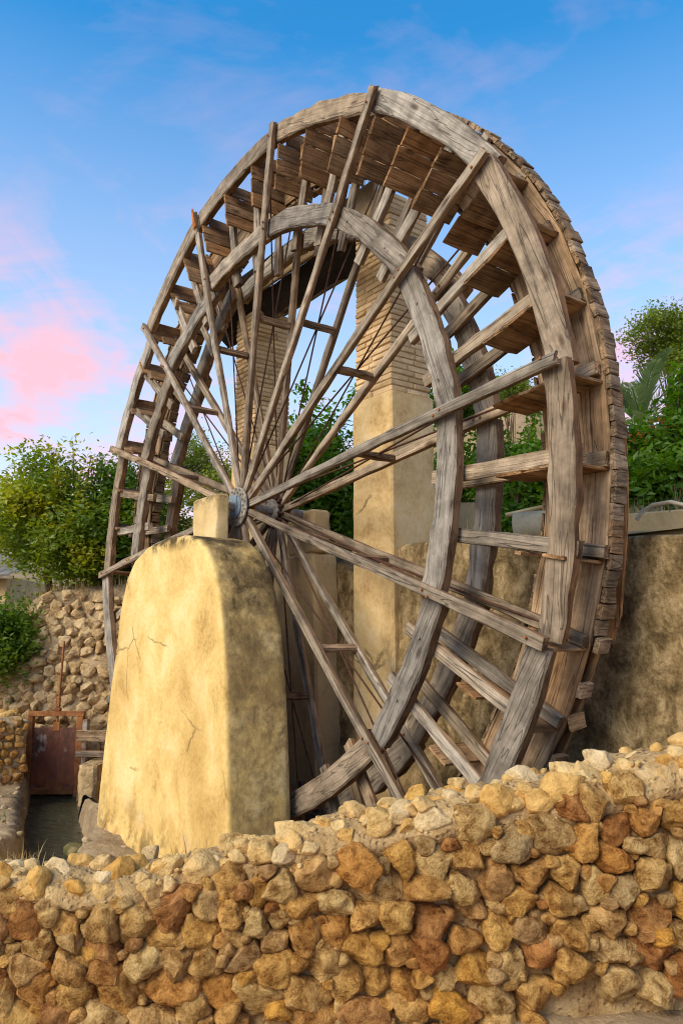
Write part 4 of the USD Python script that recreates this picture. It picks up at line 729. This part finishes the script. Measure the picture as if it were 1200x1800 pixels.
tree("green_tree", "dark green citrus tree between the lemon tree and the wheel rim", "tree", px(205, 945, 14.0), (1.25, 1.25, 1.25), "leaf_dark_bush", 420, 40, .14, .10, 2, extra=[(px(185, 860, 14), px(175, 800, 14), 90), (px(215, 880, 14), px(215, 830, 14), 60)])
tree("leafy_bush", "low green bush spilling over the left end of the rubble bank", "bush", wall_point(12.8, -5.5, -1.35), (1.0, 1.0, .85), "leaf_dark_bush", 420, 36, .12, .09, 3, trunk_r=.03, base=-2.6)
tree("citrus_tree", "yellowing citrus tree seen through the left spokes above the pier", "tree", px(300, 925, 15.0), (1.4, 1.4, 1.25), "leaf_yellowed", 260, 32, .14, .09, 4)
tree("distant_tree", "rounded green tree far behind the hub at the left", "tree", px(362, 815, 24.0), (1.2, 1.2, 1.05), "leaf_pine", 130, 60, .13, .09, 5)
tree("citrus_tree", "citrus tree with dry pale leaves right behind the front hub", "tree", px(400, 905, 15.5), (.9, .9, 1.1), "leaf_yellowed", 190, 32, .14, .09, 6)
tree("orange_tree", "bright green orange tree between the two brick pillars", "tree", px(570, 850, 12.6), (1.15, 1.15, 1.6), "leaf_orange_tree", 440, 40, .13, .12, 7, extra=[(px(545, 730, 12.6), px(528, 675, 12.6), 90), (px(600, 730, 12.6), px(640, 660, 12.4), 60), (px(575, 760, 12.6), px(590, 720, 12.4), 60)])
tree("orange_tree", "orange tree just right of the nearer brick pillar", "tree", px(800, 790, 11.6), (.85, .85, 1.4), "leaf_orange_tree", 240, 34, .12, .105, 8, extra=[(px(800, 690, 11.6), px(800, 630, 11.6), 100), (px(815, 720, 11.6), px(835, 690, 11.6), 60)])
tree("orange_tree", "orange tree behind the concrete pipe at the right of the wheel", "tree", px(915, 850, 11.0), (1.0, 1.0, 1.0), "leaf_orange_tree", 250, 34, .12, .10, 9, extra=[(px(925, 780, 11), px(945, 715, 11), 120), (px(890, 800, 11), px(880, 755, 11), 50)])
tree("orange_tree", "tall dense orange tree filling the right edge under the palm", "tree", px(1170, 855, 8.6), (1.0, 1.0, .92), "leaf_orange_tree", 700, 40, .105, .105, 10, extra=[(px(1175, 760, 8.6), px(1190, 680, 8.6), 160), (px(1185, 740, 8.4), px(1204, 640, 8.4), 220), (px(1110, 780, 8.6), px(1102, 755, 8.6), 60)])
tree("orange_tree", "second dense orange tree just outside the right edge", "tree", px(1330, 800, 8.4), (.9, .9, 1.0), "leaf_orange_tree", 330, 34, .11, .095, 12)
tree("hedge_tree", "low citrus tree behind the kerb and dry grass", "tree", px(1095, 845, 9.4), (.75, .75, .62), "leaf_orange_tree", 320, 38, .11, .10, 13)
tree("pine_tree", "rounded pine tree against the sky at the right edge", "tree", px(1175, 604, 24.0), (1.7, 1.7, 1.05), "leaf_pine", 330, 70, .17, .11, 14, trunk_r=.12, gap=.75)
tree("distant_tree", "sparse tree on the crest of the bare hillside seen through the rim", "tree", px(893, 690, 33.0), (1.2, 1.2, .55), "leaf_pine", 60, 60, .2, .13, 15)
for lab, c in (("cluster of rust orange leaves high in the right orange tree", px(1122, 772, 8.1)), ("smaller cluster of rust orange leaves beside the wheel rim", px(1158, 748, 8.1))):
    q = np.random.default_rng(3); C = c + q.normal(0, .06, (20, 3)); v, f = leaves(C, np.tile(-FH, (20, 1)), .055, q); Mq = np.eye(4); Mq[:3, 3] = c
    put("autumn_leaves", (v - c, f), "leaf_rust", None, Mq, smooth=False, label=lab, cat="leaves")
# palm
pc = px(1126, 752, 13.0); pg = float(upper_z(np.array([pc[0]]), np.array([pc[1]]))[0]); PT = thing("palm_tree", (pc[0], pc[1], pg), "grey green feathered palm behind the orange trees at the right", "palm")
put("trunk", tube(np.array([(pc[0], pc[1], z) for z in np.linspace(pg - .1, pc[2], 8)]), .16, 10), "bark", PT, smooth=40)
q = np.random.default_rng(8)
for i in range(26):
    az = i * 2.4 + q.normal(0, .2); el = q.uniform(.75, 1.45) if i < 18 else q.uniform(.1, .7); L = q.uniform(1.15, 1.55); V, F = [], []; hd = np.array([math.cos(az), math.sin(az), 0]); sd = np.array([-hd[1], hd[0], 0]); prev = None
    spine = []; p = pc.copy(); e = el
    for k in range(23): spine.append(p.copy()); p = p + (hd * math.cos(e) + np.array([0, 0, math.sin(e)])) * L / 22; e -= .035 + .03 * k / 22
    spine = np.array(spine); T_ = np.gradient(spine, axis=0); T_ /= np.linalg.norm(T_, axis=1)[:, None]
    rib = tube(spine, np.linspace(.016, .004, 23), 5); V, F = list(np.array(rib.vertices)), [tuple(x) for x in rib.faces]
    for k in range(3, 22):
        for t in np.linspace(0, 1, 3)[:-1]:
            o = spine[k] + (spine[min(k + 1, 22)] - spine[k]) * t; tt_ = T_[k]; upn = np.cross(sd, tt_)
            for s in (-1, 1):
                ll = .34 * (1 - abs(k - 10) / 16) * q.uniform(.85, 1.1); d = tt_ * .72 + sd * s * .62 - upn * .1 + q.normal(0, .06, 3); d /= np.linalg.norm(d); w = np.cross(d, upn); w /= np.linalg.norm(w); b = len(V)
                V += [o, o + d * ll * .4 + w * .013, o + d * ll, o + d * ll * .4 - w * .013]; F += [(b, b + 1, b + 2), (b, b + 2, b + 3)]
    Mq = np.eye(4); Mq[:3, 3] = pc; put("frond", (np.array(V) - pc, np.array(F)), "leaf_palm", PT, Mq, smooth=False)
# grass along the top of the rubble bank
q = np.random.default_rng(9); gs = q.uniform(-6.0, -2.4, 1500); gd = q.uniform(RD + .15, RD + 1.9, 1500)
gp = np.array([wall_point(d, s, top_rb(s) + .02 + .10 * max(d - RD - .4, 0)) for s, d in zip(gs, gd)])
put("grass", blades(gp, .22, q, .006, .5), "dry_grass", smooth=False, kind="stuff", label="dry grass along the top of the rubble bank", cat="grass")
for lab, cc, n, h in (("dry weeds on the earth bank beside the water", wall_point(7.2, -2.72, -3.3), 60, .22), ("thin dry stalks at the foot of the pier", wall_point(6.4, -1.15, -3.1), 18, .32), ("green weeds at the foot of the left channel wall", wall_point(9.3, -3.95, -3.35), 70, .15)):
    put("weeds", blades(cc + q.normal(0, .12, (n, 3)) * [1, 1, .1], h, q, .006, .6), "dry_grass" if "green" not in lab else "leaf_dark_bush", smooth=False, label=lab, cat="weeds")
# house beyond the trees at the left edge
hc = px(-40, 1010, 17.0); HO = thing("house", (hc[0], hc[1], hc[2] - 2), "low house with a grey slate roof showing past the bushes at the left edge", "house")
Mh = frame(hc, RGT, FH)
put("wall", box(-2.2, .55, .25, 3.2, -2.2, -.02, .02), "buttress_plaster", HO, Mh, smooth=False)
def slope_box(x0, x1, y0, y1, z0, z1, th):
    return loft(np.array([np.array([(x, y0, z0), (x, y1, z1), (x, y1, z1 + th), (x, y0, z0 + th)]) for x in (x0, x1)]))
for i in range(9):
    y0 = -.1 + i * .2; z0 = -.02 + i * .07
    for k in range(7):
        x0 = -2.3 + k * .43 + (.2 if i % 2 else 0); put("roof_slate", slope_box(x0, min(x0 + .425, .82), y0, y0 + .24, z0 + .012 * (k % 2), z0 + .085, .018), "roof_slate", HO, Mh, smooth=False)
put("eave", box(-2.3, .8, -.08, -.02, -.10, -.025, .01), "wood_grey", HO, Mh, smooth=False)
# lattice mast far behind
mc = px(862, 700, 60.0); LM = thing("lattice_mast", (mc[0], mc[1], 5), "thin lattice mast far behind the rim, against the sky", "mast"); tb_ = []
tz = px(862, 636, 60.0)[2]
cs = [np.array([mc[0] + .35 * math.cos(t), mc[1] + .35 * math.sin(t)]) for t in (0, 2.09, 4.19)]
for c_ in cs: put("mast_leg", tube([(c_[0], c_[1], z) for z in np.linspace(4, tz, 4)], .04, 5), "steel", LM, smooth=False)
for i in range(22):
    z0 = 4 + (tz - 4) * i / 22; z1 = 4 + (tz - 4) * (i + 1) / 22; tb_ += [tube([(*cs[k], z0), (*((cs[k] + cs[(k + 1) % 3]) / 2), (z0 + z1) / 2), (*cs[(k + 1) % 3], z1)], .022, 4) for k in range(3)]
put("mast_bracing", join(tb_), "steel", LM, smooth=False, kind="stuff")
